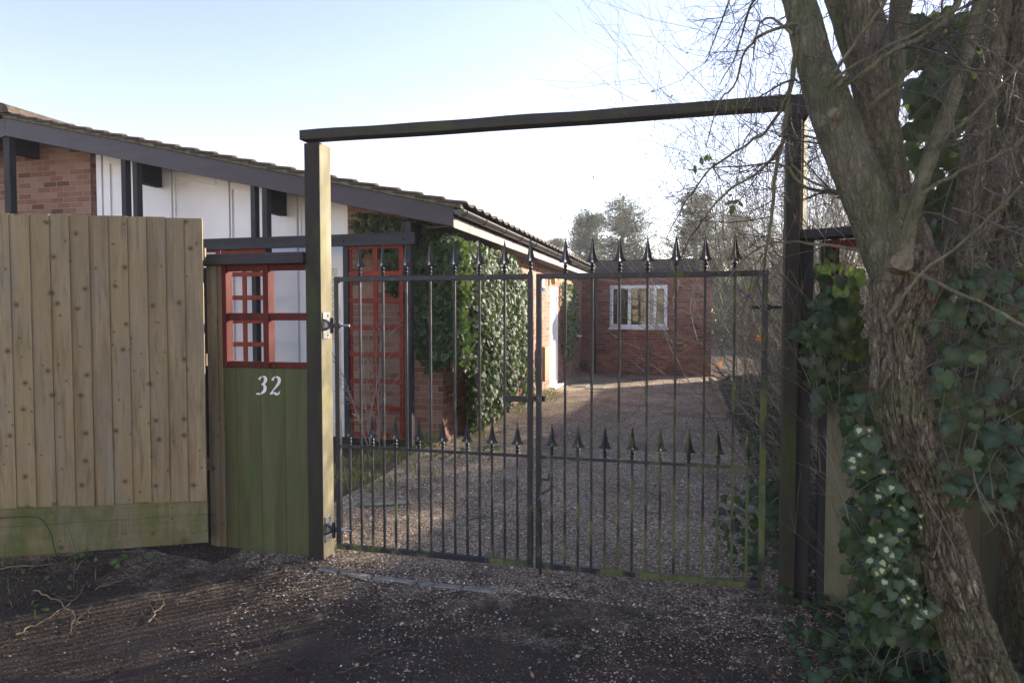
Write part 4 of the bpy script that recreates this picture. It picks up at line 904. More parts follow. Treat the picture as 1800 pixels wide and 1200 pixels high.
# ------------------------------------------------------------------ big tree
def Pd(u, v, wpx, d): p = W(u, v, d=d); return (p.x, p.y, p.z, .82*wpx/2/F*d)
def tree_parts():
    tr = empty('gnarled_tree', (1.2, 3.1, 0), 'leaning mossy tree with furrowed trunk splitting into several limbs, beside the right gate post', 'tree')
    D = 2.85
    trunk = [Pd(1772, 1300, 170, 2.7), Pd(1735, 1205, 124, 2.72), Pd(1702, 1105, 104, 2.75), Pd(1668, 1000, 98, 2.78), Pd(1642, 895, 98, 2.8), Pd(1608, 790, 106, 2.82), Pd(1586, 710, 118, 2.84), Pd(1580, 635, 106, D), Pd(1582, 560, 112, D), Pd(1590, 500, 138, D), Pd(1598, 452, 120, D), Pd(1602, 425, 66, D)]
    A = [Pd(1592, 530, 90, D), Pd(1566, 460, 100, D), Pd(1540, 390, 96, D), Pd(1502, 300, 92, D), Pd(1464, 200, 84, D+.02), Pd(1432, 100, 76, D+.05), Pd(1402, 0, 66, D+.1), Pd(1365, -120, 58, D+.15), Pd(1320, -300, 46, D+.25), Pd(1290, -500, 30, D+.3)]
    B = [Pd(1600, 520, 90, D+.03), Pd(1595, 440, 96, D+.05), Pd(1578, 380, 86, D+.08), Pd(1555, 290, 80, D+.08), Pd(1538, 190, 78, D+.1), Pd(1524, 90, 76, D+.1), Pd(1512, -20, 74, D+.1), Pd(1500, -200, 60, D+.1), Pd(1490, -450, 40, D+.1)]
    C_ = [Pd(1540, 260, 50, D+.12), Pd(1520, 160, 48, D+.16), Pd(1492, 70, 44, D+.2), Pd(1462, -20, 40, D+.25), Pd(1420, -180, 30, D+.3)]
    E = [Pd(1552, 230, 48, D+.12), Pd(1570, 130, 46, D+.16), Pd(1580, 40, 46, D+.2), Pd(1590, -60, 44, D+.25), Pd(1600, -250, 34, D+.3)]
    Dl = [Pd(1592, 450, 34, D-.07), Pd(1601, 385, 34, D-.09), Pd(1618, 325, 31, D-.08), Pd(1640, 262, 30, D-.06), Pd(1668, 190, 29, D-.04), Pd(1700, 95, 28, D), Pd(1726, -10, 27, D+.05), Pd(1750, -150, 20, D+.1)]
    parts = [bough(trunk, 220, 44, .020, 1), bough(B, 120, 34, .009, 3, .75)]
    V, Fc, A_ = join_np(parts); np_mesh('trunk', V, Fc, M['bark'], tr, {'fur': A_}, True)
    for q in (bough(A, 110, 34, .0035, 2, .35), bough(C_, 64, 24, .004, 4, .4), bough(E, 64, 24, .004, 5, .4)): np_mesh('limb', q[0], q[1], M['limb'], tr, {'fur': q[2]}, True)
    V, Fc, A_ = bough(Dl, 20, 8, .003, 6); np_mesh('limb', V, Fc, M['shoot'], tr, {'fur': A_}, True)
    # sawn stub, scars
    def stub(u, v, r, d, n, L):
        c = W(u, v, d=d); n = Vector(n).normalized(); a_ = n.orthogonal().normalized(); b2 = n.cross(a_); V = []; k = 18
        for t, rr in ((-L, r*1.25), (0, r), (.001, r*.98)):
            for i in range(k):
                th = 6.283*i/k; V.append(c+n*t+(a_*math.cos(th)+b2*math.sin(th))*rr*(1+.07*math.sin(3*th+u)))
        mb = MB(); mb.add(V[:2*k], [(i, (i+1) % k, (i+1) % k+k, i+k) for i in range(k)]); s_ = mb.build('stub', M['bark'], tr, smooth=True)
        mb = MB(); mb.add([p for p in V[2*k:]], [tuple(range(k))]); mb.build('sawn_face', M['cutwood'], s_)
    fw_ = CM @ Vector((0, 0, 1))
    stub(1587, 458, .042, D-.17, (-.1, -1, .1), .12)
    stub(1463, 198, .022, D-.085, (-.55, -.6, .25), .03)
    stub(1590, 342, .013, D-.12, (0, -.35, 1), .12); stub(1488, 165, .010, D-.1, (.2, -.6, .8), .06); stub(1492, 132, .012, D-.1, (.6, -.4, .6), .08); stub(1450, 70, .010, D-.08, (.2, -.6, .8), .05)
    # named branches
    br = [([(1402, 80), (1392, 130), (1381, 200), (1374, 255), (1362, 300), (1356, 375), (1347, 450), (1325, 520), (1312, 600), (1306, 690)], 10, 3, D-.05, 3.2),
          ([(1384, 170), (1352, 225), (1300, 262), (1245, 300), (1205, 355), (1170, 420)], 6, 2, D, 3.4),
          ([(1374, 255), (1335, 300), (1270, 345), (1225, 400), (1190, 470), (1182, 545)], 5, 2, D, 3.5),
          ([(1560, 370), (1500, 345), (1440, 335), (1400, 318), (1375, 288), (1310, 292), (1210, 300)], 8, 2, D, 3.3),
          ([(1520, 350), (1450, 330), (1400, 300), (1385, 250)], 6, 3, D, 3.2),
          ([(1560, 440), (1490, 438), (1430, 428), (1375, 424), (1320, 445), (1260, 520)], 8, 2, D, 3.3),
          ([(1520, 250), (1470, 248), (1412, 240)], 7, 4, D, 3.4),
          ([(1470, 160), (1520, 125), (1570, 88), (1622, 65), (1660, 40), (1700, -20)], 9, 8, D-.06, D-.25),
          ([(1525, 195), (1572, 150), (1602, 120), (1618, 85), (1655, 40), (1695, -15)], 8, 8, D-.02, D-.22),
          ([(1455, 152), (1500, 80), (1540, 30), (1570, -30)], 6, 6, D-.06, D-.2),
          ([(1460, 140), (1530, 100), (1600, 62), (1700, 10)], 5, 3, D-.2, D-.3),
          ([(1395, 60), (1370, 40), (1345, 30), (1330, 60), (1325, 110)], 6, 2, D, 3.2),
          ([(1400, 40), (1340, 60), (1310, 90), (1290, 150), (1260, 190), (1240, 260)], 6, 2, D, 3.4),
          ([(1380, -40), (1320, 10), (1300, 80), (1265, 150)], 6, 2, D, 3.4), ([(1360, -80), (1290, -20), (1260, 60), (1240, 110)], 5, 2, D, 3.6),
          ([(1640, 262), (1720, 190), (1800, 100)], 7, 4, D-.1, D-.3), ([(1610, 350), (1690, 300), (1760, 270), (1830, 215)], 7, 4, D-.1, D-.4),
          ([(1560, 560), (1620, 480), (1700, 420), (1760, 360), (1830, 300)], 6, 4, D-.15, D-.5), ([(1600, 480), (1700, 520), (1780, 560), (1850, 600)], 6, 4, D-.15, D-.5)]
    P = []; Rr = []; st = []; g = np.random.default_rng(4)
    for pts, w0, w1, d0, d1 in br:
        n = len(pts); X = np.array([tuple(W(u, v, d=d0+(d1-d0)*i/(n-1)))+((w0+(w1-w0)*i/(n-1))/2/F*3,) for i, (u, v) in enumerate(pts)])
        C = cat(X, 4); C[:, :3] += g.normal(0, .004, (len(C), 3))
        idx = np.linspace(0, len(C)-1, 24); C = np.stack([np.interp(idx, np.arange(len(C)), C[:, k]) for k in range(4)], -1); P.append(C[:, :3]); Rr.append(C[:, 3])
        dd = C[-1, :3]-C[0, :3]; Lg = np.linalg.norm(dd); dd /= Lg
        for k in range(int(5+Lg*9)):
            i = g.integers(3, 23); q = C[i, :3]; s_ = g.normal(0, 1, 3); s_[1] *= .5; s_ /= np.linalg.norm(s_); loc = (C[min(i+1, 23), :3]-C[i-1, :3]); loc /= np.linalg.norm(loc)
            st.append((q, loc*.7+s_*.8, g.uniform(.12, .5), max(.0013, C[i, 3]*.45)))
    V1, F1 = tubes(np.array(P), np.array(Rr), 6)
    P2, R2 = grow(st, 3, seed=9, kids=(3, 2.2), ratio=.5, jit=.35, droop=.2)
    V2, F2 = tubes(P2, R2, 3)
    np_mesh('branch', V1, F1, M['shoot'], tr); np_mesh('twig', V2, F2, M['twigdark'], tr)
    # overhead crown, mostly out of frame
    st = []
    for base in (A[-3:], B[-2:], C_[-2:], E[-2:]):
        for q in base:
            for k in range(3): s_ = g.normal(0, 1, 3); s_[2] = abs(s_[2])+.4; st.append((q[:3], s_, g.uniform(.8, 1.6), .014))
    P2, R2 = grow(st, 3, seed=19, kids=(5, 3), ratio=.5, jit=.3); V2, F2 = tubes(P2, R2, 3); np_mesh('crown', V2, F2, M['twigdark'], tr)
    tr2 = empty('gnarled_tree', (1.6, 3.2, 0), 'thick ivy clad trunk at the right edge of the photo, behind the leaning tree', 'tree')
    D2 = 3.0
    E2 = [Pd(1880, 1300, 240, D2-.1), Pd(1862, 1150, 190, D2), Pd(1842, 1000, 168, D2), Pd(1826, 850, 150, D2), Pd(1815, 700, 140, D2), Pd(1806, 580, 132, D2), Pd(1796, 470, 124, D2), Pd(1794, 360, 112, D2), Pd(1803, 230, 100, D2), Pd(1815, 100, 92, D2), Pd(1825, -40, 86, D2), Pd(1840, -300, 70, D2+.1), Pd(1860, -600, 40, D2+.2)]
    F2_ = [Pd(1790, 640, 90, D2-.05), Pd(1740, 530, 92, D2-.08), Pd(1690, 455, 70, D2-.1), Pd(1700, 360, 56, D2-.05), Pd(1716, 250, 48, D2), Pd(1742, 120, 44, D2), Pd(1760, -20, 40, D2), Pd(1775, -200, 30, D2)]
    G2 = [Pd(1590, 560, 60, D+.05), Pd(1650, 500, 66, D+.08), Pd(1700, 440, 64, D2-.06), Pd(1740, 350, 64, D2-.05), Pd(1765, 240, 60, D2)]
    V, Fc, A_ = join_np([bough(E2, 200, 44, .020, 11), bough(F2_, 64, 24, .010, 12), bough(G2, 64, 24, .010, 13)]); np_mesh('trunk', V, Fc, M['bark2'], tr2, {'fur': A_}, True)
    st = []
    for k in range(46):
        u = g.uniform(1640, 1830); v = g.uniform(60, 760); p = W(u, v, d=D2-.28); s_ = g.normal(0, 1, 3); s_[1] *= .4; st.append((tuple(p), s_, g.uniform(.15, .5), g.uniform(.002, .0045)))
    P2, R2 = grow(st, 3, seed=29, kids=(2.2, 1.6), ratio=.55, jit=.4); V2, F2b = tubes(P2, R2, 4); np_mesh('twig', V2, F2b, M['twig'], tr2)
    st = []
    for k in range(16):
        s_ = g.normal(0, 1, 3); s_[2] = abs(s_[2])+.3; q = E2[-1-k % 3]; st.append((q[:3], s_, g.uniform(.9, 1.8), .02))
    P2, R2 = grow(st, 3, seed=39, kids=(5, 3), ratio=.5, jit=.3); V2, F2b = tubes(P2, R2, 3); np_mesh('crown', V2, F2b, M['twigdark'], tr2)
tree_parts()

# ------------------------------------------------------------------ hedge shrubs along the drive
def shrub(name, x, y, h, n, seed, label, m='twig', lean=(-.15, 0), spread=.45, leafn=0, lm='ivydark', group='bare shrubs along the drive', kids=(7, 4), wid=.35, rad=.009, rat=.42):
    t = empty(name, (x, y, 0), label, 'shrub', group); g = np.random.default_rng(seed); st = []
    for k in range(n):
        px_ = x+g.normal(0, wid*.5); py = y+g.normal(0, wid); d = (g.normal(lean[0], spread), g.normal(lean[1], spread), 1.0)
        st.append(((px_, py, g.uniform(0, .2)), d, h*g.uniform(.55, 1.05), g.uniform(.4, 1)*rad))
    P, Rr = grow(st, 3, seed=seed, kids=kids, ratio=rat, jit=.24, up=.12); V, Fc = tubes(P, Rr, 3); np_mesh('stems', V, Fc, M[m], t)
    if leafn:
        i = g.integers(0, len(P), leafn); k = g.integers(2, 6, leafn); q = P[i, k]+g.normal(0, .02, (leafn, 3)); V, Fc, A = leaves(q, (0, -.6, .5), g.uniform(.02, .045, leafn), OVAL, OVALF, seed=seed, tilt=.8); np_mesh('leaves', V, Fc, M[lm], t, A)
    return t
hz = [(1.15, 4.75, 2.5, 15, 'tangled bare shrub just behind the right gate post', 120), (1.25, 5.7, 2.9, 17, 'second bare shrub behind the right gate, with upright shoots', 60), (1.30, 6.9, 3.0, 15, 'third bare shrub from the right gate, arching over the bed', 60),
      (1.25, 8.2, 3.1, 17, 'fourth bare shrub from the right gate, with pale stems', 50), (1.2, 9.7, 3.3, 19, 'fifth bare shrub, half way along the drive', 60), (1.4, 11.5, 3.2, 16, 'sixth bare shrub, leaning over the drive edge', 80),
      (1.75, 13.5, 3.4, 16, 'seventh bare shrub, a little before the brick extension', 120), (2.1, 15.6, 3.5, 16, 'eighth bare shrub, beside the front of the brick extension', 160), (2.6, 17.8, 3.8, 16, 'farthest bare shrub, at the corner of the brick extension', 200)]
for i, (x, y, h, n, lb, ln) in enumerate(hz):
    shrub('bare_shrub', x, y, h*.92, int(n*(2.6, .9, .7, 1.1, 2.4, 2.6, 2.6, 2.6, 2.6)[i]), 100+i, lb, ['twigpale', 'twig', 'twig'][i % 3], (-.07 if i < 4 else -.02, 0), .24 if i < 4 else .17, ln, 'weed')
for i, (x, y, h, n, lb) in enumerate([(1.5, 4.7, 2.9, 13, 'bare shrub with tall thin shoots behind the screen, nearest the gate'), (2.3, 4.9, 3.2, 13, 'bare shrub behind the screen, right of the leaning tree'), (3.0, 4.4, 3.2, 12, 'bare shrub at the right edge behind the ivy clad trunk'), (2.2, 6.4, 3.7, 14, 'tall bare shrub farther back behind the right screen')]):
    shrub('bare_shrub', x, y, h, n, 200+i, lb, 'twig', (0, 0), .22, 60, 'weed', 'bare shrubs behind the right screen')

for i, (x, y, h, n, lb) in enumerate([(1.05, 6.2, 3.2, 26, 'thicket of fine upright shoots just right of the gate post top'), (2.0, 7.2, 3.4, 24, 'upright bare shrub seen between gate post and leaning trunk'), (2.1, 9.8, 4.0, 26, 'tall bare shrub seen between gate post and leaning trunk, farther back'), (1.45, 10.6, 3.5, 24, 'dense bare shrub half way along the right side of the drive'), (2.8, 11.5, 4.4, 26, 'tall bare shrub beyond the fence behind the leaning trunk'), (2.2, 14.0, 4.2, 26, 'tall dense bare shrub in front of the extension corner'), (3.6, 7.0, 3.8, 20, 'bare shrub seen between the two trunks')]):
    shrub('bare_shrub', x, y, h*1.3, int(n*1.15), 230+i, lb, ['twig', 'twigpale'][i % 2], (-.05, 0), .16, 80, 'weed', 'bare shrubs beyond the drive edge', kids=(8, 4), wid=.5, rad=.007)

# evergreen bushes added outside the frame on the sun side to shade the forecourt
def conebush(x, y, rx, ry, h, seed, label, z0=0.0, n=5200):
    t = empty('shade_bush', (x, y, 0), label, 'bush', 'unseen evergreen bushes added for shade'); g = np.random.default_rng(seed)
    u = g.normal(0, 1, (n, 3)); u /= np.linalg.norm(u, axis=1, keepdims=True); r = g.uniform(.55, 1.05, n)**.5
    lump = 1+.18*fbm(u*2.3+seed, 3, seed); P = np.stack([x+u[:, 0]*rx*r*lump, y+u[:, 1]*ry*r*lump, z0+h*.5+u[:, 2]*h*.52*r*lump], -1); P = P[P[:, 2] > .02]
    V, Fc, A = leaves(P, u[:len(P)]*0+np.array([0, 0, .6]), g.uniform(.07, .13, len(P)), OVAL, OVALF, seed=seed, tilt=.9); np_mesh('foliage', V, Fc, M['ivydark'], t, A)
    st = [((x+g.normal(0, .1), y+g.normal(0, .1), 0), (g.normal(0, .4), g.normal(0, .4), 1), h*.8, .03) for k in range(7)]; P2, R2 = grow(st, 2, seed=seed, kids=(5,)); V, Fc = tubes(P2, R2, 5); np_mesh('stem', V, Fc, M['twig'], t)
conebush(4.3, 6.2, 1.2, 1.3, 3.6, 301, 'unseen dense evergreen bush added for shade beyond the right screen')
conebush(6.4, 4.4, 1.3, 1.4, 4.2, 303, 'unseen tall evergreen bush added for shade to the right of the trees')

# ------------------------------------------------------------------ pines far off
def pine(x, y, h, w_, seed, label):
    t = empty('pine_tree', (x, y, 0), label, 'tree', 'pine trees behind the extension'); g = np.random.default_rng(seed)
    V, Fc, A = bough([(x, y, 0, .25), (x+.1, y, h*.4, .2), (x, y, h*.75, .1), (x+.05, y, h, .03)], 12, 6, .01, seed); np_mesh('trunk', V, Fc, M['bark2'], t, {'fur': A})
    P = []; Rr = []; L = []
    for k in range(95):
        f = g.uniform(.3, 1); z = h*f; a_ = g.uniform(0, 6.28); rr = w_*(1-abs(f-.55)*1.15)*g.uniform(.55, 1.05)*.5; rise = g.uniform(.0, .35)*rr
        e = np.array([x+math.cos(a_)*rr, y+math.sin(a_)*rr, z+rise]); s_ = np.array([x, y, z-.1*rr]); pts = np.array([s_+(e-s_)*q+np.array([0, 0, -.1*math.sin(q*3.1)*rr]) for q in np.linspace(0, 1, 6)]); P.append(pts); Rr.append(np.linspace(.04, .01, 6))
        for q in range(7):
            c = pts[g.integers(2, 6)]+g.normal(0, .18, 3)*(rr*.35+.35); m_ = g.integers(24, 50); L.append(c+g.normal(0, .22, (m_, 3))*np.array([1, 1, .6]))
    V, Fc = tubes(np.array(P), np.array(Rr), 4); np_mesh('branches', V, Fc, M['twigdark'], t)
    L = np.vstack(L); n = len(L); T = np.array([(0, 0, 0), (.09, .5, .02), (0, 1, 0), (-.09, .5, .02)]); V, Fc, A = leaves(L, (0, 0, 1), g.uniform(.14, .30, n), T, [(0, 1, 2), (0, 2, 3)], seed=seed, tilt=.9, droop=-.2); np_mesh('crown', V, Fc, M['pine'], t, A)
for u, vt, d, w_, sd_, lb in ((1032, 378, 46, 3.6, 1, 'leftmost distant pine, above the gutter end'), (1094, 352, 44, 4.4, 2, 'tallest distant pine, in the middle above the extension'), (1222, 338, 42, 4.2, 3, 'distant pine above the right gate, half behind twigs'), (975, 425, 60, 3.0, 5, 'small distant pine just left of the gutter end'), (1290, 380, 48, 4.5, 6, 'distant pine behind the hedge at right')):
    p = W(u, vt, d=d); pine(p.x, p.y, p.z, w_*1.0, sd_, lb)
# low distant hedge row
def farhedge():
    g = np.random.default_rng(77); n = 36000; x = g.uniform(-6, 24, n); y = 38+g.normal(0, .8, n); top = 3.7+.8*fbm(np.stack([x*.5, x*0, x*0], -1), 3, 4); z = top*g.random(n)**.85
    V, Fc, A = leaves(np.stack([x, y, z], -1), (0, -.5, .5), g.uniform(.18, .36, n), OVAL, OVALF, seed=5, tilt=.9); tagp(np_mesh('distant_thicket', V, Fc, M['pine'], None, A), 'distant dark green thicket behind the extension', 'thicket', kind='stuff')
farhedge()

# ------------------------------------------------------------------ ivy
def ivy(name, P, nrm, smin, smax, m, seed, label, tmpl=IVY, tf=IVYF, tilt=.5, stems=0, mesh=True, group=None):
    g = np.random.default_rng(seed); t = empty(name, tuple(P.mean(0)*np.array([1, 1, 0])), label, 'ivy', group)
    V, Fc, A = leaves(P, nrm, g.uniform(smin, smax, len(P)), tmpl, tf, seed=seed, tilt=tilt); np_mesh('foliage', V, Fc, M[m], t, A)
    if stems:
        i = g.choice(len(P), stems); st = [(P[k]-np.array([0, 0, .25]), (g.normal(0, .5), g.normal(0, .3), 1), g.uniform(.2, .6), .003) for k in i]; P2, R2 = grow(st, 2, seed=seed, kids=(2,)); V, Fc = tubes(P2, R2, 3); np_mesh('stems', V, Fc, M['twig'], t)
    return t
def houseivy():
    g = np.random.default_rng(51); P = []; Nn = []
    # front face, under the verge
    n = 5200; u = g.uniform(615, 800, n); v = g.uniform(375, 560, n)
    keep = []
    for a_, b2 in zip(u, v):
        lim = 445 if a_ < 655 else (470 if a_ < 680 else (545 if a_ < 715 else 560)); top = 362+(a_-612)*.20
        if a_ < 660: ok = b2 > top+5 and b2 < 432+30*math.sin(a_*.3) and g.random() < (.25 if a_ < 645 else .7)
        elif a_ < 725: ok = b2 > top+4 and b2 < 470+45*math.sin(a_*.13)+20*math.sin(a_*.5) and g.random() < .9
        else: ok = b2 > top+2
        if ok: keep.append((a_, b2))
    for a_, b2 in keep:
        p = W(a_, b2, Y=YF-.02-g.uniform(0, .12)); 
        if p.x < XW+.25: P.append(tuple(p)); Nn.append((0, -1, .25))
    # side mass bulging from the wall
    n = 24000; y = g.uniform(YF-.30, 11.2, n); z = g.uniform(.12, 2.5, n)
    prof = .46*np.clip(1-((y-8.9)/2.6)**2, 0, 1)**.5*np.clip(np.sin(np.clip((z-.0)/2.75, 0, 1)*np.pi), 0, 1)**.5*(1+.35*fbm(np.stack([y*1.6, z*1.6, y*0], -1), 3, 8))
    low = .12+.2*fbm(np.stack([y*1.3, y*0, y*0], -1), 3, 9)+np.where(y < 8.3, (8.3-y)*1.1, 0)+np.clip((y-10.0)*1.3, 0, 2)
    ok = (z > low) & (prof > .06) & (z < 2.55-.12*np.clip(y-9.5, 0, 3)*2.2); r_ = g.uniform(.62, 1.05, n)
    for yy, zz_, pr, k in zip(y[ok], z[ok], prof[ok], r_[ok]): P.append((XW+pr*k, yy, zz_)); Nn.append((.9, -.55, .35))
    # front corner face of the mass
    n = 4800; xx = g.uniform(XW-.45, XW+.38, n); zz_ = g.uniform(.5, 2.45, n); lowf = .95+.5*np.clip((XW+.15-xx)*1.6, 0, 1.2)+.15*np.sin(xx*9)
    for a_, b2, l_ in zip(xx, zz_, lowf):
        if b2 > l_: P.append((a_, YF-.12-.18*g.random()*(a_ > XW-.25), b2)); Nn.append((.2, -1, .3))
    P = np.array(P); ivy('climbing_ivy', P, np.array(Nn), .032, .08, 'ivy', 52, 'big mound of glossy variegated ivy on the corner of the bungalow', stems=120)
    # further clumps
    n = 1500; y = g.uniform(15.1, 16.7, n); z = g.uniform(.4, 2.35, n); ok = z > .5+.9*np.abs(y-15.6)
    P = np.stack([XW+.05+.22*g.random(n)*np.sin(z/2.4*3.1), y, z], -1)[ok]; ivy('climbing_ivy', P, (.9, -.5, .3), .05, .09, 'ivy', 53, 'narrow column of ivy between the side door and side window')
    n = 420; y = g.uniform(11.3, 12.1, n); z = g.uniform(.05, 1.25, n); P = np.stack([XW+.03+.06*g.random(n), y+.15*np.sin(z*4), z], -1); ivy('climbing_ivy', P, (.9, -.4, .3), .04, .08, 'ivy', 54, 'thin sunlit strip of ivy low on the side wall beside the ivy mound')
houseivy()
def cloud(n, u0, u1, v0, v1, d0, d1, seed, shape=None):
    g = np.random.default_rng(seed); out = []
    while len(out) < n:
        u = g.uniform(u0, u1); v = g.uniform(v0, v1)
        if shape is None or g.random() < shape(u, v): out.append(tuple(W(u, v, d=g.uniform(d0, d1))))
    P = np.array(out); return P[P[:, 2] > .03]
def blob(cu, cv, ru, rv): return lambda u, v: max(0, 1.15-math.hypot((u-cu)/ru, (v-cv)/rv)) 
tc = (-.1, -1, .35)
ivy('climbing_ivy', cloud(230, 1405, 1530, 440, 720, 3.35, 3.75, 61, blob(1468, 590, 62, 140)), tc, .045, .085, 'ivydark', 61, 'large leaved ivy on the red frame between gate post and leaning tree', tilt=.45, stems=30)
ivy('climbing_ivy', cloud(420, 1490, 1680, 690, 1130, 2.75, 3.3, 62, lambda u, v: 1.0 if (u > 1485+max(0, (900-v))*.05 and u < 1560+(v-700)*.30) else 0), tc, .035, .07, 'ivydark', 62, 'dark ivy hanging at the left foot of the leaning tree', tilt=.45, stems=40)
ivy('climbing_ivy', cloud(120, 1505, 1640, 740, 1090, 2.65, 2.85, 63, lambda u, v: 1.0 if abs(u-(1520+(v-740)*.28+25*math.sin(v*.03))) < 34 else 0), tc, .03, .058, 'ivyvar', 63, 'ivy with cream centred leaves in front of the leaning trunk foot', tilt=.4)
ivy('climbing_ivy', cloud(260, 1640, 1830, 470, 900, 2.62, 2.85, 64), tc, .03, .072, 'ivydark', 64, 'big dark ivy leaves over the right hand trunk', tilt=.4, stems=25)
ivy('climbing_ivy', cloud(330, 1600, 1720, 20, 470, 3.1, 3.6, 65, lambda u, v: .9 if v < 250 else .6), tc, .05, .12, 'ivydark', 65, 'ivy filling the gap between the limbs against the sky', tilt=.5, stems=60)
ivy('climbing_ivy', cloud(420, 1700, 1860, -60, 700, 3.15, 3.9, 66), tc, .06, .12, 'ivydark', 66, 'mass of ivy behind the right hand trunk', tilt=.6, stems=60)
# ivy behind gate bottom right
def ground_ivy(name, n, x0, x1, y0, y1, hm, seed, label, smin=.03, smax=.07, m='ivydark', dens=None):
    g = np.random.default_rng(seed); p = scat(n, x0, x1, y0, y1, seed, dens); z = hgt(p[:, 0], p[:, 1])+.01+g.random(len(p))**1.6*hm
    return ivy(name, np.stack([p[:, 0], p[:, 1], z], -1), (0, -.45, .8), smin, smax, m, seed, label, tilt=.4, stems=3)
ground_ivy('ground_ivy', 520, .1, .75, 4.1, 5.6, .42, 71, 'ivy growing up beside the right gate leaf at the bed edge', dens=lambda p: np.clip((p[:, 0]-.1)*2.2-(p[:, 1]-4.1)*.1, .0, 1))
ground_ivy('ground_ivy', 1300, .55, 1.5, 5.2, 12, .55, 72, 'low ivy and weeds under the bare shrubs along the drive')
ground_ivy('ground_ivy', 1300, .45, 1.35, 2.5, 3.95, .10, 73, 'ivy carpet spreading on the dark ground below the right screen', .024, .052, dens=lambda p: np.clip(1.3-np.hypot((p[:, 0]-1.0)/.55, (p[:, 1]-3.35)/.75), 0, 1))
ground_ivy('ground_ivy', 110, .75, 1.15, 2.35, 2.75, .07, 74, 'lighter green weed leaves at the bottom edge left of the trunk', .035, .07, 'weed')
ground_ivy('ground_ivy', 70, -4.3, -3.3, 2.6, 3.8, .05, 75, 'small green weeds on the verge below the board fence', .02, .045, 'weed')
# yellow-green leaves on hanging twigs
def tufts():
    for i, (u, v, d, m, lb) in enumerate([(1243, 277, 3.3, 'weed', 'little tuft of green leaves hanging on a twig below the crossbar'), (1296, 355, 3.4, 'weed', 'tuft of yellow green leaves on a twig above the right gate'), (1336, 590, 4.4, 'orange', 'bright orange dead leaf caught beside the right gate hinge'), (1270, 632, 7.0, 'orange', 'orange dead leaves hanging in the bare hedge')]):
        g = np.random.default_rng(i); c = np.array(W(u, v, d=d)); n = 5 if m == 'weed' else 3; P = c+g.normal(0, .025, (n, 3)); V, Fc, A = leaves(P, (0, -1, .2), .045, OVAL, OVALF, seed=i, tilt=.5); tagp(np_mesh('leaf_tuft', V, Fc, M[m], None, A), lb, 'leaves')
tufts()
# dry shrub stems in front of the trellis
shrub('dry_climber', W(655, 768, Y=6.9).x, 6.9, 1.35, 7, 401, 'dead pale climber stems in front of the tall red trellis', 'twigpale', (0, 0), .10, 0, group=None, kids=(5, 3), wid=.08, rad=.011)
ground_ivy('ground_weeds', 160, -3.35, -2.1, 6.9, 7.5, .12, 402, 'small weeds at the foot of the red trellis and brick corner', .02, .05, 'weed')

# ------------------------------------------------------------------ fallen twigs on the verge
tw = [([(28, 1108), (70, 1088), (110, 1062), (140, 1040), (158, 1020)], 'long dry stem curving over the dark verge at left'), ([(262, 1088), (275, 1068), (289, 1056), (280, 1040), (262, 1028)], 'forked pale twig lying at the middle of the verge'),
      ([(-10, 1010), (40, 1004), (90, 1003), (150, 985)], 'dry straw coloured stems lying below the gravel boards at the left edge'), ([(170, 1030), (205, 1020), (240, 1005), (258, 995)], 'thin dry twig on the verge right of the long stem'), ([(215, 977), (250, 975), (295, 978)], 'short dry twig close to the foot of the fence'),
      ([(490, 1110), (525, 1085), (560, 1075)], 'dark stick on the ground left of centre below the gate'), ([(505, 1170), (535, 1150), (560, 1138)], 'dark stick near the bottom edge left of centre'), ([(590, 1180), (650, 1162), (700, 1148)], 'dark stick near the bottom edge below the gates'),
      ([(620, 1150), (700, 1135), (760, 1128)], 'long dark stick on the ground under the left gate'), ([(1385, 1118), (1450, 1104), (1520, 1098)], 'grey stick lying on the ivy carpet at right'), ([(820, 912), (850, 905), (880, 907)], 'small dark twig on the gravel behind the left gate'), ([(1060, 1070), (1110, 1090), (1170, 1100)], 'thin dark twig on the ground below the right gate'),
      ([(60, 1040), (100, 1050), (130, 1075), (125, 1100)], 'bent dry twig crossing the long stem at left'), ([(300, 1125), (360, 1118), (420, 1122)], 'thin twig beside the sunlit streak')]
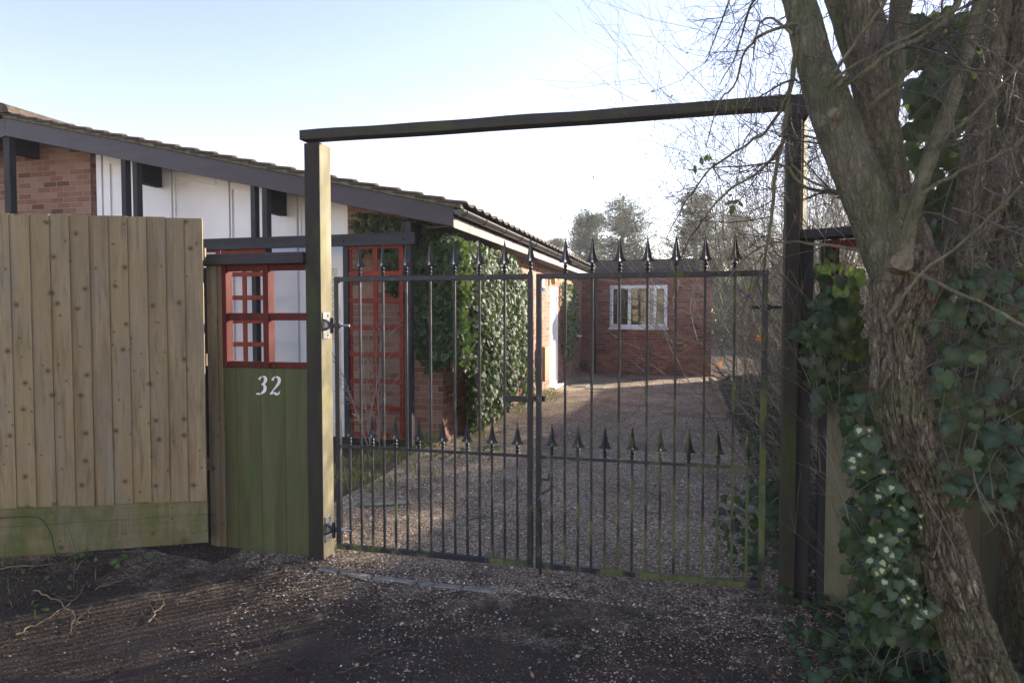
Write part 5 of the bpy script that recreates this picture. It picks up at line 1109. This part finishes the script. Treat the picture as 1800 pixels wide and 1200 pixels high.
for i, (pts, lb) in enumerate(tw):
    g = np.random.default_rng(500+i); C = cat([tuple(W(u, v, Z=.03)) for u, v in pts], 5); C = C+g.normal(0, .006, C.shape)*np.array([1, 1, .4]); C[:, 2] = hgt(C[:, 0], C[:, 1])+.012+np.abs(g.normal(0, .006, len(C)))
    dry = i in (0, 1, 2, 3, 4, 12); V, Fc = tubes(C[None], np.linspace(.0052, .0018, len(C))[None], 5)
    st = [(C[k], (g.normal(), g.normal(), .15), g.uniform(.05, .18), .0016) for k in g.integers(1, len(C)-1, 4)]; P2, R2 = grow(st, 2, seed=i, kids=(1,)); P2[..., 2] = np.maximum(P2[..., 2], hgt(P2[..., 0], P2[..., 1])+.004); V2, F2 = tubes(P2, R2, 3)
    V = np.vstack([V, V2]); Fc = np.vstack([Fc, F2+len(V)-len(V2)]); tagp(np_mesh('fallen_twig', V, Fc, M['drytwig'] if dry else M['twigdark']), lb, 'twig', 'fallen twigs on the ground')
# chips of twig scattered, too many to count
g = np.random.default_rng(600); p = np.vstack([scat(700, -5, 2, 1.9, 3.95, 601), scat(500, -2.6, .6, 4, 9, 602)]); st = [((a_, b2, float(hgt(a_, b2))+.006), (g.normal(), g.normal(), 0.02), g.uniform(.03, .16), g.uniform(.0008, .0022)) for a_, b2 in p]
P2, R2 = grow(st, 1, seed=6, jit=.2); P2[..., 2] = hgt(P2[..., 0], P2[..., 1])+.006; V, Fc = tubes(P2, R2, 3); tagp(np_mesh('twig_debris', V, Fc, M['twigdark']), 'tiny broken twigs scattered over the drive and the ground before it', 'twigs', kind='stuff')

# ------------------------------------------------------------------ thin volume added to stand in for the low sun's glare
hz_ = bpy.data.materials.new('glare_haze'); hz_.use_nodes = True; hn = hz_.node_tree.nodes; hn.remove(hn['Principled BSDF'])
pv = hn.new('ShaderNodeVolumePrincipled'); pv.inputs['Color'].default_value = (.93, .95, 1, 1); pv.inputs['Density'].default_value = .0013; pv.inputs['Anisotropy'].default_value = .35
hz_.node_tree.links.new(pv.outputs[0], hn['Material Output'].inputs['Volume'])
tagp(MB().box(-93, 93, -63, 133, -1.1, 15).build('glare_haze', hz_), kind='stuff')
